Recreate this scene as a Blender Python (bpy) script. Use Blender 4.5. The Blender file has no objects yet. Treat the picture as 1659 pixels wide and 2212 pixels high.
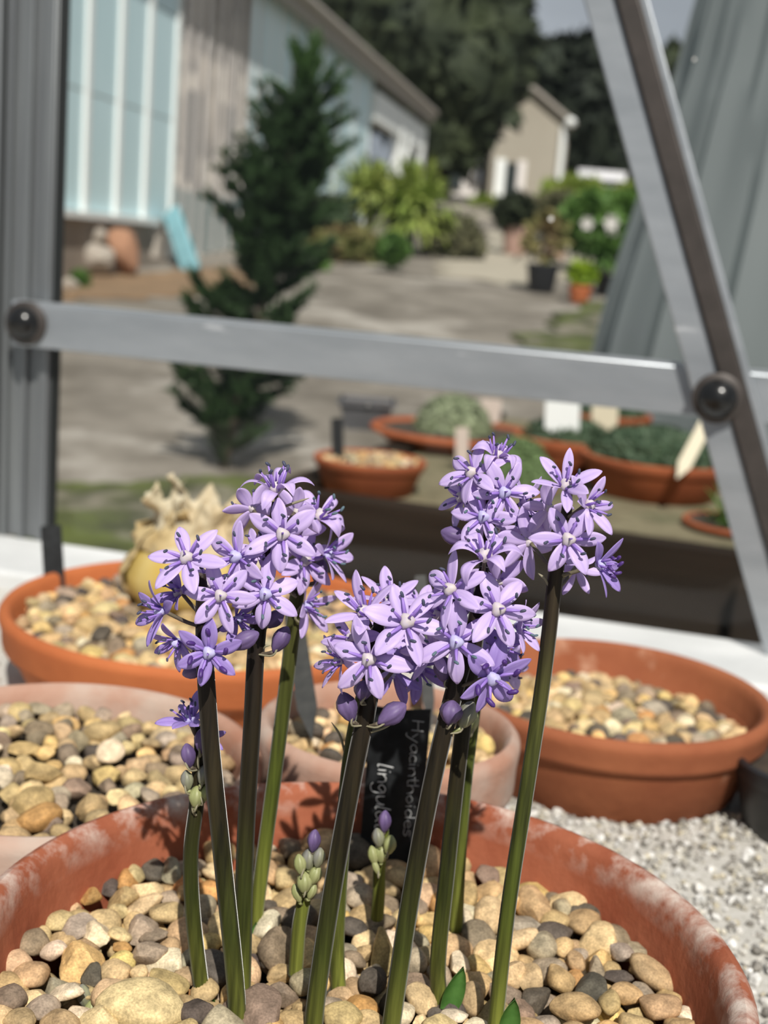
import bpy, bmesh, math, random
import numpy as np
from mathutils import Vector, Matrix, noise
random.seed(7)
R = math.radians
# ------------------------------------------------------------------ camera
CZ = 1.15                       # eye height above the yard beside the greenhouse
FPX, PITCH, ROLL = 2800.0, R(11.4), R(4.5)
CAM = Vector((0, 0, CZ))
FWD = Vector((0, math.cos(PITCH), -math.sin(PITCH)))
UP0 = Vector((0, math.sin(PITCH), math.cos(PITCH)))
IMX = Vector((1, 0, 0)) * math.cos(ROLL) + UP0 * math.sin(ROLL)
IMY = -Vector((1, 0, 0)) * math.sin(ROLL) + UP0 * math.cos(ROLL)
scene = bpy.context.scene
col = scene.collection
cd = bpy.data.cameras.new('camera')
cam = bpy.data.objects.new('camera', cd); col.objects.link(cam)
M = Matrix((IMX, IMY, -FWD)).transposed().to_4x4(); M.translation = CAM
cam.matrix_world = M
cd.sensor_fit = 'VERTICAL'; cd.sensor_height = 36.0; cd.sensor_width = 27.0
cd.lens = 36.0 * FPX / 2212.0
cd.clip_start = 0.02; cd.clip_end = 400
cd.dof.use_dof = True; cd.dof.focus_distance = 0.352
cd.dof.aperture_fstop = cd.lens / 3.2
scene.camera = cam
# ------------------------------------------------------------------ sky, sun, exposure
w = bpy.data.worlds.new('sky'); scene.world = w; w.use_nodes = True
nt = w.node_tree; nt.nodes.clear()
out = nt.nodes.new('ShaderNodeOutputWorld'); bg = nt.nodes.new('ShaderNodeBackground')
tc = nt.nodes.new('ShaderNodeTexCoord'); mp = nt.nodes.new('ShaderNodeMapping'); mp.inputs['Scale'].default_value = (1, 1, 2.5)
nz = nt.nodes.new('ShaderNodeTexNoise'); nz.inputs['Scale'].default_value = 1.6; nz.inputs['Detail'].default_value = 5
cr = nt.nodes.new('ShaderNodeValToRGB')
cr.color_ramp.elements[0].position = .32; cr.color_ramp.elements[0].color = (.20, .235, .27, 1)
cr.color_ramp.elements[1].position = .72; cr.color_ramp.elements[1].color = (.55, .60, .66, 1)
nt.links.new(tc.outputs['Generated'], mp.inputs['Vector']); nt.links.new(mp.outputs[0], nz.inputs['Vector'])
nt.links.new(nz.outputs['Fac'], cr.inputs[0]); nt.links.new(cr.outputs[0], bg.inputs[0]); nt.links.new(bg.outputs[0], out.inputs[0])
bg.inputs[1].default_value = 0.72
SUN_TO = Vector((0.17, -1.0, 1.12)).normalized()
sd = bpy.data.lights.new('sun', 'SUN'); sd.energy = 5.0; sd.angle = R(0.6); sd.color = (1, .955, .88)
so = bpy.data.objects.new('sun', sd); col.objects.link(so)
so.rotation_euler = SUN_TO.to_track_quat('Z', 'Y').to_euler(); so.location = (3, -4, 8)
vs = scene.view_settings
vs.view_transform = 'Standard'; vs.look = 'None'; vs.exposure = 0.0; vs.gamma = 1.0; vs.use_curve_mapping = False

# ------------------------------------------------------------------ helpers
def ray(u, v):
    x = (u - 829.5) / FPX; y = -(v - 1106.0) / FPX
    return IMX * x + IMY * y + FWD
def PY(u, v, Y):
    d = ray(u, v); return CAM + d * (Y / d.y)
def PZ(u, v, z):
    d = ray(u, v); return CAM + d * ((z - CZ) / d.z)
def PPL(u, v, n, c):            # plane n.p = c
    d = ray(u, v); return CAM + d * ((c - n.dot(CAM)) / n.dot(d))
def depth(p): return (p - CAM).dot(FWD)
def px(n, p): return n * depth(p) / FPX

def tag(o, label=None, cat=None, group=None, kind=None):
    if label: o['label'] = label
    if cat: o['category'] = cat
    if group: o['group'] = group
    if kind: o['kind'] = kind
    return o
def empty(name, loc, label=None, cat=None, group=None):
    o = bpy.data.objects.new(name, None); o.location = loc; o.empty_display_size = .01
    col.objects.link(o); return tag(o, label, cat, group)
def link(name, me, parent=None):
    o = bpy.data.objects.new(name, me); col.objects.link(o)
    if parent is not None: o.parent = parent
    return o
def make_mesh(name, V, F, mats, smooth=True, fmat=None, sharp=None, cols=None):
    me = bpy.data.meshes.new(name)
    me.from_pydata([tuple(v) for v in V], [], F)
    for m in (mats if isinstance(mats, (list, tuple)) else [mats]): me.materials.append(m)
    if fmat is not None: me.polygons.foreach_set('material_index', fmat)
    me.polygons.foreach_set('use_smooth', [smooth] * len(me.polygons))
    if cols is not None:
        a = me.color_attributes.new('Col', 'FLOAT_COLOR', 'POINT')
        a.data.foreach_set('color', np.asarray(cols, dtype=np.float32).ravel())
    me.update()
    if sharp: me.set_sharp_from_angle(angle=R(sharp))
    return me
class MB:
    """collects shapes in world space, builds one mesh"""
    def __init__(s): s.V = []; s.F = []; s.M = []; s.C = []
    def add(s, V, F, m=0, c=None):
        k = len(s.V); s.V += [Vector(v) for v in V]; s.F += [tuple(i + k for i in f) for f in F]; s.M += [m] * len(F)
        if c is not None: s.C += [(*c, 1.0)] * len(V)
        return s
    def box(s, c, ax, ay, az, m=0):
        c = Vector(c); V = [c + ax * i + ay * j + az * k for i in (-1, 1) for j in (-1, 1) for k in (-1, 1)]
        return s.add(V, [(0, 1, 3, 2), (4, 6, 7, 5), (0, 4, 5, 1), (2, 3, 7, 6), (0, 2, 6, 4), (1, 5, 7, 3)], m)
    def abox(s, x0, x1, y0, y1, z0, z1, m=0):
        return s.box(((x0+x1)/2, (y0+y1)/2, (z0+z1)/2), Vector(((x1-x0)/2, 0, 0)), Vector((0, (y1-y0)/2, 0)), Vector((0, 0, (z1-z0)/2)), m)
    def tube(s, pts, rad, n=8, m=0, caps=True, ribs=0.0):
        V, F = tube(pts, rad, n, caps, ribs); return s.add(V, F, m)
    def lathe(s, c, prof, n=48, m=0, closed=False):
        V, F = lathe(prof, n, closed); c = Vector(c); return s.add([v + c for v in V], F, m)
    def build(s, name, mats, parent=None, origin=None, smooth=True, sharp=40):
        og = Vector(origin) if origin is not None else (root_loc(parent) if parent is not None else Vector((0, 0, 0)))
        me = make_mesh(name, [v - og for v in s.V], s.F, mats, smooth, s.M, sharp, s.C if len(s.C) == len(s.V) and s.C else None)
        o = link(name, me, parent)
        if parent is None: o.location = og
        elif origin is not None: o.location = og - root_loc(parent)
        return o
def root_loc(o):
    v = Vector((0, 0, 0))
    while o is not None: v += o.location; o = o.parent
    return v
def tube(pts, rad, n=8, caps=True, ribs=0.0):
    pts = [Vector(p) for p in pts]; V = []; F = []
    rr = rad if isinstance(rad, (list, tuple)) else [rad] * len(pts)
    t = (pts[1] - pts[0]).normalized(); a = t.orthogonal().normalized()
    for i, p in enumerate(pts):
        if i: t = (pts[min(i + 1, len(pts) - 1)] - pts[i - 1]).normalized()
        a = (a - t * a.dot(t)).normalized(); b = t.cross(a)
        for k in range(n):
            q = 2 * math.pi * k / n; r = rr[i] * (1 - ribs * (k % 2))
            V.append(p + (a * math.cos(q) + b * math.sin(q)) * r)
    for i in range(len(pts) - 1):
        for k in range(n):
            F.append((i*n+k, i*n+(k+1) % n, (i+1)*n+(k+1) % n, (i+1)*n+k))
    if caps: F.append(tuple(range(n))[::-1]); F.append(tuple((len(pts)-1)*n+k for k in range(n)))
    return V, F
def lathe(prof, n=48, closed=False):
    V = []; F = []; m = len(prof)
    for k in range(n):
        q = 2 * math.pi * k / n
        for r, z in prof: V.append(Vector((r * math.cos(q), r * math.sin(q), z)))
    for k in range(n):
        k2 = (k + 1) % n
        for i in range(m if closed else m - 1):
            j = (i + 1) % m
            F.append((k*m+i, k2*m+i, k2*m+j, k*m+j))
    return V, F
def spline(pts, n=10):
    """Catmull-Rom through points"""
    P = [Vector(p) for p in pts]; P = [P[0]*2 - P[1]] + P + [P[-1]*2 - P[-2]]; o = []
    for i in range(1, len(P) - 2):
        for k in range(n):
            t = k / n; a, b, c, d = P[i-1:i+3]
            o.append(.5*((2*b) + (c-a)*t + (2*a-5*b+4*c-d)*t*t + (-a+3*b-3*c+d)*t**3))
    o.append(P[-2]); return o

# ------------------------------------------------------------------ materials
def mat(name, c, rough=.6, c2=None, scale=20, detail=4, bump=0, bscale=None, metal=0, spec=.5, trans=0, coords='Object', lo=.35, hi=.65,
        c3=None, s3=6, lo3=.5, hi3=.62, stretch=None, sheen=0, zmask=None):
    m = bpy.data.materials.new(name); m.use_nodes = True; t = m.node_tree; b = t.nodes['Principled BSDF']
    b.inputs['Base Color'].default_value = (*c, 1); b.inputs['Roughness'].default_value = rough
    b.inputs['Metallic'].default_value = metal; b.inputs['Specular IOR Level'].default_value = spec
    if sheen: b.inputs['Sheen Weight'].default_value = sheen
    def coord():
        tcn = t.nodes.new('ShaderNodeTexCoord'); o = tcn.outputs[coords]
        if stretch:
            mpn = t.nodes.new('ShaderNodeMapping'); mpn.inputs['Scale'].default_value = stretch; t.links.new(o, mpn.inputs[0]); o = mpn.outputs[0]
        return o
    co = coord() if (c2 or bump or c3) else None
    def noise_(sc, dt=4):
        n = t.nodes.new('ShaderNodeTexNoise'); n.inputs['Scale'].default_value = sc; n.inputs['Detail'].default_value = dt; n.inputs['Roughness'].default_value = .6
        t.links.new(co, n.inputs['Vector']); return n
    def mixer(fac, a, bcol):
        mx = t.nodes.new('ShaderNodeMix'); mx.data_type = 'RGBA'; t.links.new(fac, mx.inputs[0])
        if isinstance(a, tuple): mx.inputs[6].default_value = (*a, 1)
        else: t.links.new(a, mx.inputs[6])
        mx.inputs[7].default_value = (*bcol, 1); return mx.outputs[2]
    def ramp(src, lo, hi):
        r_ = t.nodes.new('ShaderNodeMapRange'); r_.inputs[1].default_value = lo; r_.inputs[2].default_value = hi; t.links.new(src, r_.inputs[0]); return r_.outputs[0]
    cur = c
    if c2: cur = mixer(ramp(noise_(scale, detail).outputs['Fac'], lo, hi), cur, c2)
    if c3:
        fac = ramp(noise_(s3, 6).outputs['Fac'], lo3, hi3)
        if zmask:                # bloom that grows along the lip of a pot
            sp = t.nodes.new('ShaderNodeSeparateXYZ'); t.links.new(co, sp.inputs[0]); zr_ = ramp(sp.outputs[2], *zmask)
            ml = t.nodes.new('ShaderNodeMath'); ml.operation = 'MULTIPLY'; t.links.new(fac, ml.inputs[0]); t.links.new(zr_, ml.inputs[1]); fac = ml.outputs[0]
        cur = mixer(fac, cur, c3)
    if not isinstance(cur, tuple): t.links.new(cur, b.inputs['Base Color'])
    if bump:
        bn = t.nodes.new('ShaderNodeBump'); bn.inputs['Strength'].default_value = bump; bn.inputs['Distance'].default_value = .002
        t.links.new(noise_(bscale or scale * 3, 6).outputs['Fac'], bn.inputs['Height']); t.links.new(bn.outputs[0], b.inputs['Normal'])
    if trans:
        tr = t.nodes.new('ShaderNodeBsdfTranslucent'); ms = t.nodes.new('ShaderNodeMixShader'); ms.inputs[0].default_value = trans
        if isinstance(cur, tuple): tr.inputs[0].default_value = (*cur, 1)
        else: t.links.new(cur, tr.inputs[0])
        o = t.nodes['Material Output']; t.links.new(b.outputs[0], ms.inputs[1]); t.links.new(tr.outputs[0], ms.inputs[2]); t.links.new(ms.outputs[0], o.inputs[0])
    return m
def zmat(name, stops, z0, z1, rough=.6, spec=.25, stripe=None):
    """colour that runs along an object's own height (object coordinates)"""
    m = bpy.data.materials.new(name); m.use_nodes = True; t = m.node_tree; b = t.nodes['Principled BSDF']
    b.inputs['Roughness'].default_value = rough; b.inputs['Specular IOR Level'].default_value = spec
    b.inputs['Sheen Weight'].default_value = .25; b.inputs['Sheen Roughness'].default_value = .3
    tcn = t.nodes.new('ShaderNodeTexCoord'); sp = t.nodes.new('ShaderNodeSeparateXYZ'); t.links.new(tcn.outputs['Object'], sp.inputs[0])
    mr = t.nodes.new('ShaderNodeMapRange'); mr.inputs[1].default_value = z0; mr.inputs[2].default_value = z1; t.links.new(sp.outputs[2], mr.inputs[0])
    cr = t.nodes.new('ShaderNodeValToRGB'); t.links.new(mr.outputs[0], cr.inputs[0])
    el = cr.color_ramp.elements
    while len(el) < len(stops): el.new(.5)
    for e, (p, c) in zip(el, stops): e.position = p; e.color = (*c, 1)
    n = t.nodes.new('ShaderNodeTexNoise'); n.inputs['Scale'].default_value = 500; n.inputs['Detail'].default_value = 3
    mpn = t.nodes.new('ShaderNodeMapping'); mpn.inputs['Scale'].default_value = (1, 1, .04); t.links.new(tcn.outputs['Object'], mpn.inputs[0]); t.links.new(mpn.outputs[0], n.inputs[0])
    mr2 = t.nodes.new('ShaderNodeMapRange'); mr2.inputs[1].default_value = .3; mr2.inputs[2].default_value = .7; mr2.inputs[3].default_value = .4; mr2.inputs[4].default_value = 1.6; t.links.new(n.outputs['Fac'], mr2.inputs[0])
    mx = t.nodes.new('ShaderNodeVectorMath'); mx.operation = 'SCALE'; t.links.new(cr.outputs[0], mx.inputs[0]); t.links.new(mr2.outputs[0], mx.inputs['Scale'])
    t.links.new(mx.outputs[0], b.inputs['Base Color']); return m
def stone_mat(name, attr):
    m = bpy.data.materials.new(name); m.use_nodes = True; t = m.node_tree; b = t.nodes['Principled BSDF']
    b.inputs['Roughness'].default_value = .75; b.inputs['Specular IOR Level'].default_value = .25
    if attr: s = t.nodes.new('ShaderNodeVertexColor'); s.layer_name = 'Col'; co = s.outputs[0]
    else: s = t.nodes.new('ShaderNodeObjectInfo'); co = s.outputs['Color']
    tcn = t.nodes.new('ShaderNodeTexCoord'); g = t.nodes.new('ShaderNodeNewGeometry')
    src = g.outputs['Position']
    n1 = t.nodes.new('ShaderNodeTexNoise'); n1.inputs['Scale'].default_value = 220; n1.inputs['Detail'].default_value = 5; t.links.new(src, n1.inputs[0])
    n2 = t.nodes.new('ShaderNodeTexNoise'); n2.inputs['Scale'].default_value = 1400; n2.inputs['Detail'].default_value = 3; t.links.new(src, n2.inputs[0])
    mr = t.nodes.new('ShaderNodeMapRange'); mr.inputs[1].default_value = .3; mr.inputs[2].default_value = .7; mr.inputs[3].default_value = .6; mr.inputs[4].default_value = 1.3; t.links.new(n1.outputs['Fac'], mr.inputs[0])
    mr2 = t.nodes.new('ShaderNodeMapRange'); mr2.inputs[1].default_value = .3; mr2.inputs[2].default_value = .7; mr2.inputs[3].default_value = .72; mr2.inputs[4].default_value = 1.2; t.links.new(n2.outputs['Fac'], mr2.inputs[0])
    ml = t.nodes.new('ShaderNodeMath'); ml.operation = 'MULTIPLY'; t.links.new(mr.outputs[0], ml.inputs[0]); t.links.new(mr2.outputs[0], ml.inputs[1])
    vx = t.nodes.new('ShaderNodeVectorMath'); vx.operation = 'SCALE'; t.links.new(co, vx.inputs[0]); t.links.new(ml.outputs[0], vx.inputs['Scale'])
    t.links.new(vx.outputs[0], b.inputs['Base Color'])
    bn = t.nodes.new('ShaderNodeBump'); bn.inputs['Strength'].default_value = .6; bn.inputs['Distance'].default_value = .0008
    t.links.new(n1.outputs['Fac'], bn.inputs['Height']); t.links.new(bn.outputs[0], b.inputs['Normal'])
    return m
def glass_mat(name, tint=(1, 1, 1), refl=.06, rough=.0, haze=0.0):
    m = bpy.data.materials.new(name); m.use_nodes = True; t = m.node_tree; t.nodes.clear()
    o = t.nodes.new('ShaderNodeOutputMaterial'); tr = t.nodes.new('ShaderNodeBsdfTransparent'); tr.inputs[0].default_value = (*tint, 1)
    gl = t.nodes.new('ShaderNodeBsdfGlossy'); gl.inputs['Roughness'].default_value = rough
    lw = t.nodes.new('ShaderNodeFresnel'); lw.inputs[0].default_value = 1.25
    ms = t.nodes.new('ShaderNodeMixShader'); t.links.new(lw.outputs[0], ms.inputs[0]); t.links.new(tr.outputs[0], ms.inputs[1]); t.links.new(gl.outputs[0], ms.inputs[2])
    t.links.new(ms.outputs[0], o.inputs[0]); return m

T = {}
T['terra_front'] = mat('terracotta_worn', (.245, .066, .032), .8, (.335, .108, .056), 30, bump=.3, bscale=160, c3=(.62, .52, .45), s3=75, lo3=.44, hi3=.66, spec=.2, zmask=(.078, .0895))
T['terra_orange'] = mat('terracotta_orange', (.47, .145, .05), .8, (.40, .115, .04), 14, bump=.25, bscale=140, c3=(.62, .40, .28), s3=12, lo3=.62, hi3=.8, spec=.2)
T['terra_brown'] = mat('terracotta_brown', (.325, .112, .05), .8, (.255, .08, .036), 16, bump=.25, bscale=140, c3=(.5, .3, .2), s3=20, lo3=.64, hi3=.8, spec=.2)
T['terra_pale'] = mat('terracotta_bloom', (.36, .18, .12), .85, (.43, .29, .225), 20, bump=.3, bscale=140, c3=(.45, .37, .315), s3=14, lo3=.46, hi3=.66, spec=.2)
T['terra_out'] = mat('terracotta_damp', (.36, .105, .042), .75, (.25, .07, .03), 9, bump=.2, bscale=80, spec=.2)
T['soil'] = mat('damp_soil', (.035, .026, .018), .95, (.06, .045, .03), 60)
T['stone'] = stone_mat('pebble', False); T['stone_mix'] = stone_mat('gravel', True)
def petal_mat(name, c, v):
    m = mat(name, c, .45, trans=.34, spec=.35)
    t = m.node_tree; tcn = t.nodes.new('ShaderNodeTexCoord'); sp = t.nodes.new('ShaderNodeSeparateXYZ'); t.links.new(tcn.outputs['Object'], sp.inputs[0])
    ab = t.nodes.new('ShaderNodeMath'); ab.operation = 'ABSOLUTE'; t.links.new(sp.outputs[1], ab.inputs[0])
    mr = t.nodes.new('ShaderNodeMapRange'); mr.inputs[1].default_value = .0; mr.inputs[2].default_value = .05; mr.inputs[3].default_value = .38; mr.inputs[4].default_value = 0; t.links.new(ab.outputs[0], mr.inputs[0])
    n = t.nodes.new('ShaderNodeTexNoise'); n.inputs['Scale'].default_value = 9; mpn = t.nodes.new('ShaderNodeMapping'); mpn.inputs['Scale'].default_value = (.5, 5, 1)
    t.links.new(tcn.outputs['Object'], mpn.inputs[0]); t.links.new(mpn.outputs[0], n.inputs[0])
    ad = t.nodes.new('ShaderNodeMath'); ad.operation = 'MULTIPLY_ADD'; ad.inputs[1].default_value = .7; ad.inputs[2].default_value = -.22; t.links.new(n.outputs['Fac'], ad.inputs[0])
    a2 = t.nodes.new('ShaderNodeMath'); a2.operation = 'ADD'; a2.use_clamp = True; t.links.new(ad.outputs[0], a2.inputs[0]); t.links.new(mr.outputs[0], a2.inputs[1])
    mx = t.nodes.new('ShaderNodeMix'); mx.data_type = 'RGBA'; mx.inputs[6].default_value = (*c, 1); mx.inputs[7].default_value = (*v, 1); t.links.new(a2.outputs[0], mx.inputs[0])
    t.links.new(mx.outputs[2], t.nodes['Principled BSDF'].inputs['Base Color'])
    t.links.new(mx.outputs[2], [q for q in t.nodes if q.type == 'BSDF_TRANSLUCENT'][0].inputs[0])
    return m
T['petal'] = petal_mat('petal_lilac', (.71, .565, .875), (.54, .40, .785))
T['petal_v'] = petal_mat('petal_violet', (.46, .335, .735), (.30, .19, .57))
T['filament'] = mat('filament_violet', (.36, .22, .66), .5, trans=.2)
T['anther'] = mat('anther_dark_blue', (.025, .025, .06), .6, (.07, .08, .13), 300)
T['anther_v'] = mat('anther_purple', (.06, .02, .16), .5)
T['anther_t'] = mat('anther_teal', (.12, .19, .22), .7, (.05, .08, .11), 300)
T['ovary'] = mat('ovary_cream', (.56, .50, .44), .6, (.50, .44, .52), 9)
T['ovary_b'] = mat('ovary_pale_blue', (.50, .49, .70), .6, (.42, .38, .64), 9)
T['bud_v'] = mat('bud_violet', (.17, .115, .26), .5, (.085, .055, .14), 250, stretch=(1, 1, .15), spec=.35)
T['bud_g'] = mat('bud_green', (.22, .245, .085), .5, (.32, .33, .155), 250, stretch=(1, 1, .15))
T['bud_gv'] = mat('bud_grey_violet', (.15, .145, .155), .5, (.24, .245, .15), 250, stretch=(1, 1, .15))
T['bract'] = mat('bract_pale', (.36, .33, .22), .6, trans=.3)
T['pedicel'] = mat('pedicel_brown', (.085, .06, .05), .6, (.14, .12, .07), 300)
T['stem'] = zmat('scape', [(0, (.10, .108, .019)), (.3, (.036, .045, .008)), (.58, (.020, .016, .006)), (1, (.012, .007, .005))], 0, .12)
T['stem_g'] = zmat('scape_green', [(0, (.14, .155, .027)), (.4, (.055, .072, .010)), (.8, (.055, .058, .013)), (1, (.028, .02, .010))], 0, .13)
T['leaf'] = mat('bulb_leaf', (.05, .14, .025), .45, (.08, .2, .04), 200, trans=.2)
T['black_lab'] = mat('label_black', (.011, .012, .013), .5, (.020, .022, .024), 120, spec=.12)
T['grey_lab'] = mat('label_slate', (.028, .029, .028), .55, (.045, .045, .042), 150, spec=.3)
T['white_lab'] = mat('label_white', (.8, .82, .8), .4); T['cream_lab'] = mat('label_cream', (.62, .56, .42), .5); T['pink_lab'] = mat('label_beige', (.55, .46, .40), .5)
T['ink'] = mat('scratched_ink', (.75, .76, .75), .6); T['ink_dim'] = mat('scratched_ink_dim', (.42, .43, .43), .6)
T['alu'] = mat('aluminium_mill', (.27, .285, .29), .45, (.20, .21, .22), 60, metal=.7, stretch=(1, 1, .06), bump=.12, bscale=120)
T['alu_bar'] = mat('aluminium_flat', (.44, .465, .49), .40, (.36, .385, .41), 40, metal=.65, stretch=(.06, 1, 1), bump=.1, bscale=90, c3=(.66, .68, .7), s3=60, lo3=.66, hi3=.72)
T['alu_dark'] = mat('aluminium_dull_shaded', (.045, .038, .034), .5, (.06, .05, .045), 60, metal=.3)  # dark tone stands for shade on the sloping bar's web; washers share it
T['rubber'] = mat('black_rubber', (.008, .01, .01), .5)
T['knob'] = mat('black_plastic_knob', (.008, .008, .008), .22)
T['white_sill'] = mat('white_painted_sill', (.62, .63, .63), .55, (.54, .55, .55), 12)
T['grit'] = mat('white_grit', (.50, .48, .43), .9, (.62, .60, .56), 300, bump=.6, bscale=900, c3=(.36, .34, .30), s3=500, lo3=.6, hi3=.7)
T['grit_g'] = stone_mat('grit_grain', True)
T['glass'] = glass_mat('window_glass')
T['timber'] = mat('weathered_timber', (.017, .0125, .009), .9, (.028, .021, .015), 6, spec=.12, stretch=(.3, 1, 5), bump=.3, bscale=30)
T['bedsand'] = mat('bed_sand', (.13, .11, .062), .95, (.21, .185, .11), 40, bump=.5, bscale=150, c3=(.1, .1, .05), s3=9, lo3=.5, hi3=.65)
T['ground'] = mat('gravel_yard', (.22, .197, .163), .95, (.115, .10, .078), 1.7, detail=10, lo=.40, hi=.62, c3=(.33, .305, .265), s3=1.1, lo3=.54, hi3=.64, bump=.6, bscale=30)
T['moss'] = mat('moss', (.085, .105, .02), .95, (.04, .045, .015), 2.6, lo=.42, hi=.58, c3=(.20, .18, .135), s3=2.2, lo3=.52, hi3=.62, bump=.8, bscale=40)
T['soil_bank'] = mat('bare_earth', (.24, .155, .085), .95, (.17, .11, .06), 3, bump=.5, bscale=20)
T['path'] = mat('concrete_path', (.40, .36, .285), .9, (.33, .30, .235), .8, bump=.2, bscale=12)
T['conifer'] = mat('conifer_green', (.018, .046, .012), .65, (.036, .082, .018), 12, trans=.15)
T['conifer_lit'] = mat('conifer_sunlit_tip', (.055, .13, .02), .6, (.035, .09, .015), 9, trans=.2)  # paler green puts sunlight into the colour of the top branches
T['bark'] = mat('bark', (.06, .045, .03), .9)
T['tree_dark'] = mat('evergreen_dark', (.007, .013, .007), .8, (.014, .024, .009), .7)
T['tree_mid'] = mat('cypress_olive', (.011, .020, .006), .8, (.028, .040, .010), .6)
T['palm'] = mat('palm_green', (.19, .29, .04), .6, (.31, .36, .08), 2, trans=.25)
T['palm_y'] = mat('palm_yellow_green', (.36, .39, .10), .6, (.22, .31, .06), 2, trans=.25)
T['shrub_b'] = mat('shrub_bronze', (.20, .14, .06), .8, (.13, .16, .04), 3)
T['shrub_g'] = mat('shrub_green', (.055, .13, .02), .7, (.10, .20, .03), 3, trans=.2)
T['shrub_o'] = mat('shrub_olive', (.075, .08, .035), .8, (.11, .105, .05), 3)
T['lime'] = mat('lime_leaf', (.30, .42, .02), .6, (.22, .36, .02), 5, trans=.25)
T['sage'] = mat('silver_cushion', (.27, .31, .19), .8, (.17, .21, .11), 60)
T['sedum'] = mat('green_cushion', (.14, .21, .085), .8, (.09, .145, .05), 60)
T['semper'] = mat('dark_cushion', (.035, .07, .035), .7, (.065, .105, .055), 50)
T['flower_w'] = mat('pale_bloom', (.55, .53, .5), .7); T['flower_p'] = mat('pink_bloom', (.55, .40, .36), .7)
T['bluepane'] = mat('pale_blue_panel', (.56, .76, .80), .35, (.62, .81, .85), .6, spec=.5)
T['tealpane'] = mat('dull_teal_panel', (.16, .25, .25), .4, (.21, .31, .31), .8)
T['wframe'] = mat('white_frame', (.84, .87, .85), .5)
T['pframe'] = mat('pinkish_white_frame', (.72, .68, .65), .6)
T['rubblewall'] = mat('rubble_wall', (.62, .56, .48), .9, (.10, .09, .08), 1.5, detail=2, c3=(.80, .75, .66), s3=2.4, lo3=.50, hi3=.58)
T['brickwall'] = mat('low_brick_wall', (.22, .185, .15), .9, (.30, .25, .2), 2)
T['roof'] = mat('slate_roof', (.15, .13, .11), .85, (.2, .18, .155), 2)
T['fascia'] = mat('weathered_fascia', (.34, .31, .27), .7)
T['render'] = mat('cream_render', (.32, .29, .235), .9, (.36, .33, .27), .4)
T['darkdoor'] = mat('dark_door', (.012, .02, .02), .5)
T['bluewood'] = mat('blue_painted_board', (.15, .31, .35), .6, (.19, .37, .41), 4)
T['blackpot'] = mat('black_plastic', (.012, .013, .015), .45)
T['greypot'] = mat('grey_plastic', (.10, .10, .105), .5)
T['pinkpot'] = mat('pink_clay', (.42, .27, .22), .8)
T['orangepot'] = mat('orange_clay', (.42, .12, .04), .8)
T['brickred'] = mat('old_brick', (.36, .19, .11), .9, (.28, .15, .09), 6)
T['pale_stone'] = mat('pale_stone', (.42, .37, .31), .9, (.3, .27, .23), 5)
T['white'] = mat('white_plastic', (.7, .7, .72), .5)
T['tunic'] = mat('bulb_tunic', (.60, .47, .25), .6, (.47, .33, .14), 40, stretch=(1, 1, .2), trans=.2, c3=(.66, .58, .42), s3=30, lo3=.5, hi3=.65)
T['tunic_w'] = mat('bulb_tunic_pale', (.72, .66, .50), .6, (.60, .47, .27), 34, stretch=(1, 1, .3), trans=.25)
T['bulbskin'] = mat('bulb_skin', (.50, .34, .07), .5, (.58, .47, .2), 28, stretch=(1, 1, .25))

def poly_mat():
    m = bpy.data.materials.new('grey_polythene'); m.use_nodes = True; t = m.node_tree; b = t.nodes['Principled BSDF']
    b.inputs['Base Color'].default_value = (.25, .28, .285, 1); b.inputs['Roughness'].default_value = .35
    tr = t.nodes.new('ShaderNodeBsdfTranslucent'); tr.inputs[0].default_value = (.40, .47, .46, 1)
    ms = t.nodes.new('ShaderNodeMixShader'); ms.inputs[0].default_value = .4; o = t.nodes['Material Output']
    t.links.new(b.outputs[0], ms.inputs[1]); t.links.new(tr.outputs[0], ms.inputs[2]); t.links.new(ms.outputs[0], o.inputs[0]); return m
T['poly'] = poly_mat()

# ================================================================== THE YARD OUTSIDE
SL = .07
def gz(Y): return CZ - 1.14 + SL * max(0, Y - 3)
def PG(u, v):                    # pixel -> sloping yard
    d = ray(u, v); z0 = CZ - 1.14 - 3 * SL
    t = (z0 - CZ) / (d.z - SL * d.y); return CAM + d * t
mb = MB(); nx, ny = 40, 60
ys = [-3 + 6*i/6 for i in range(7)] + [3 + (90 - 3) * (i / 52) ** 2 for i in range(1, 53)]
for y in ys:
    for i in range(nx + 1):
        x = -40 + 80 * i / nx
        mb.V.append(Vector((x, y, gz(y))))
n1 = nx + 1
for j in range(len(ys) - 1):
    for i in range(nx): mb.F.append((j*n1+i, j*n1+i+1, (j+1)*n1+i+1, (j+1)*n1+i)); mb.M.append(0)
floor = mb.build('floor', T['ground'], sharp=None); tag(floor, 'gravel yard rising away from the greenhouse', kind='structure')
def patch(name, pts, m, lift=.02, label=None, cat=None):
    """slab lying on the yard"""
    rj = random.Random(len(name) + int(pts[0][0])); Q = [PG(u, v) for u, v in pts]; P = []
    for a_, b_ in zip(Q, Q[1:] + Q[:1]):     # ragged outline
        k_ = 9; side = Vector((b_.y - a_.y, a_.x - b_.x, 0)).normalized(); am = (b_ - a_).length*.09
        for i in range(k_):
            p_ = a_.lerp(b_, i/k_) + side*rj.uniform(-am, am)*(1 if i else .3); p_.z = gz(p_.y); P.append(p_)
    mb = MB(); n = len(P); Z = Vector((0, 0, lift))
    mb.V = [p + Z for p in P] + [p - Vector((0, 0, .05)) for p in P]
    mb.F = [tuple(range(n))[::-1]] + [(i, (i+1) % n, n+(i+1) % n, n+i) for i in range(n)]; mb.M = [0]*len(mb.F)
    o = mb.build(name, m, smooth=False, sharp=None, origin=P[0]); return tag(o, label, cat, kind='structure')
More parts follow.
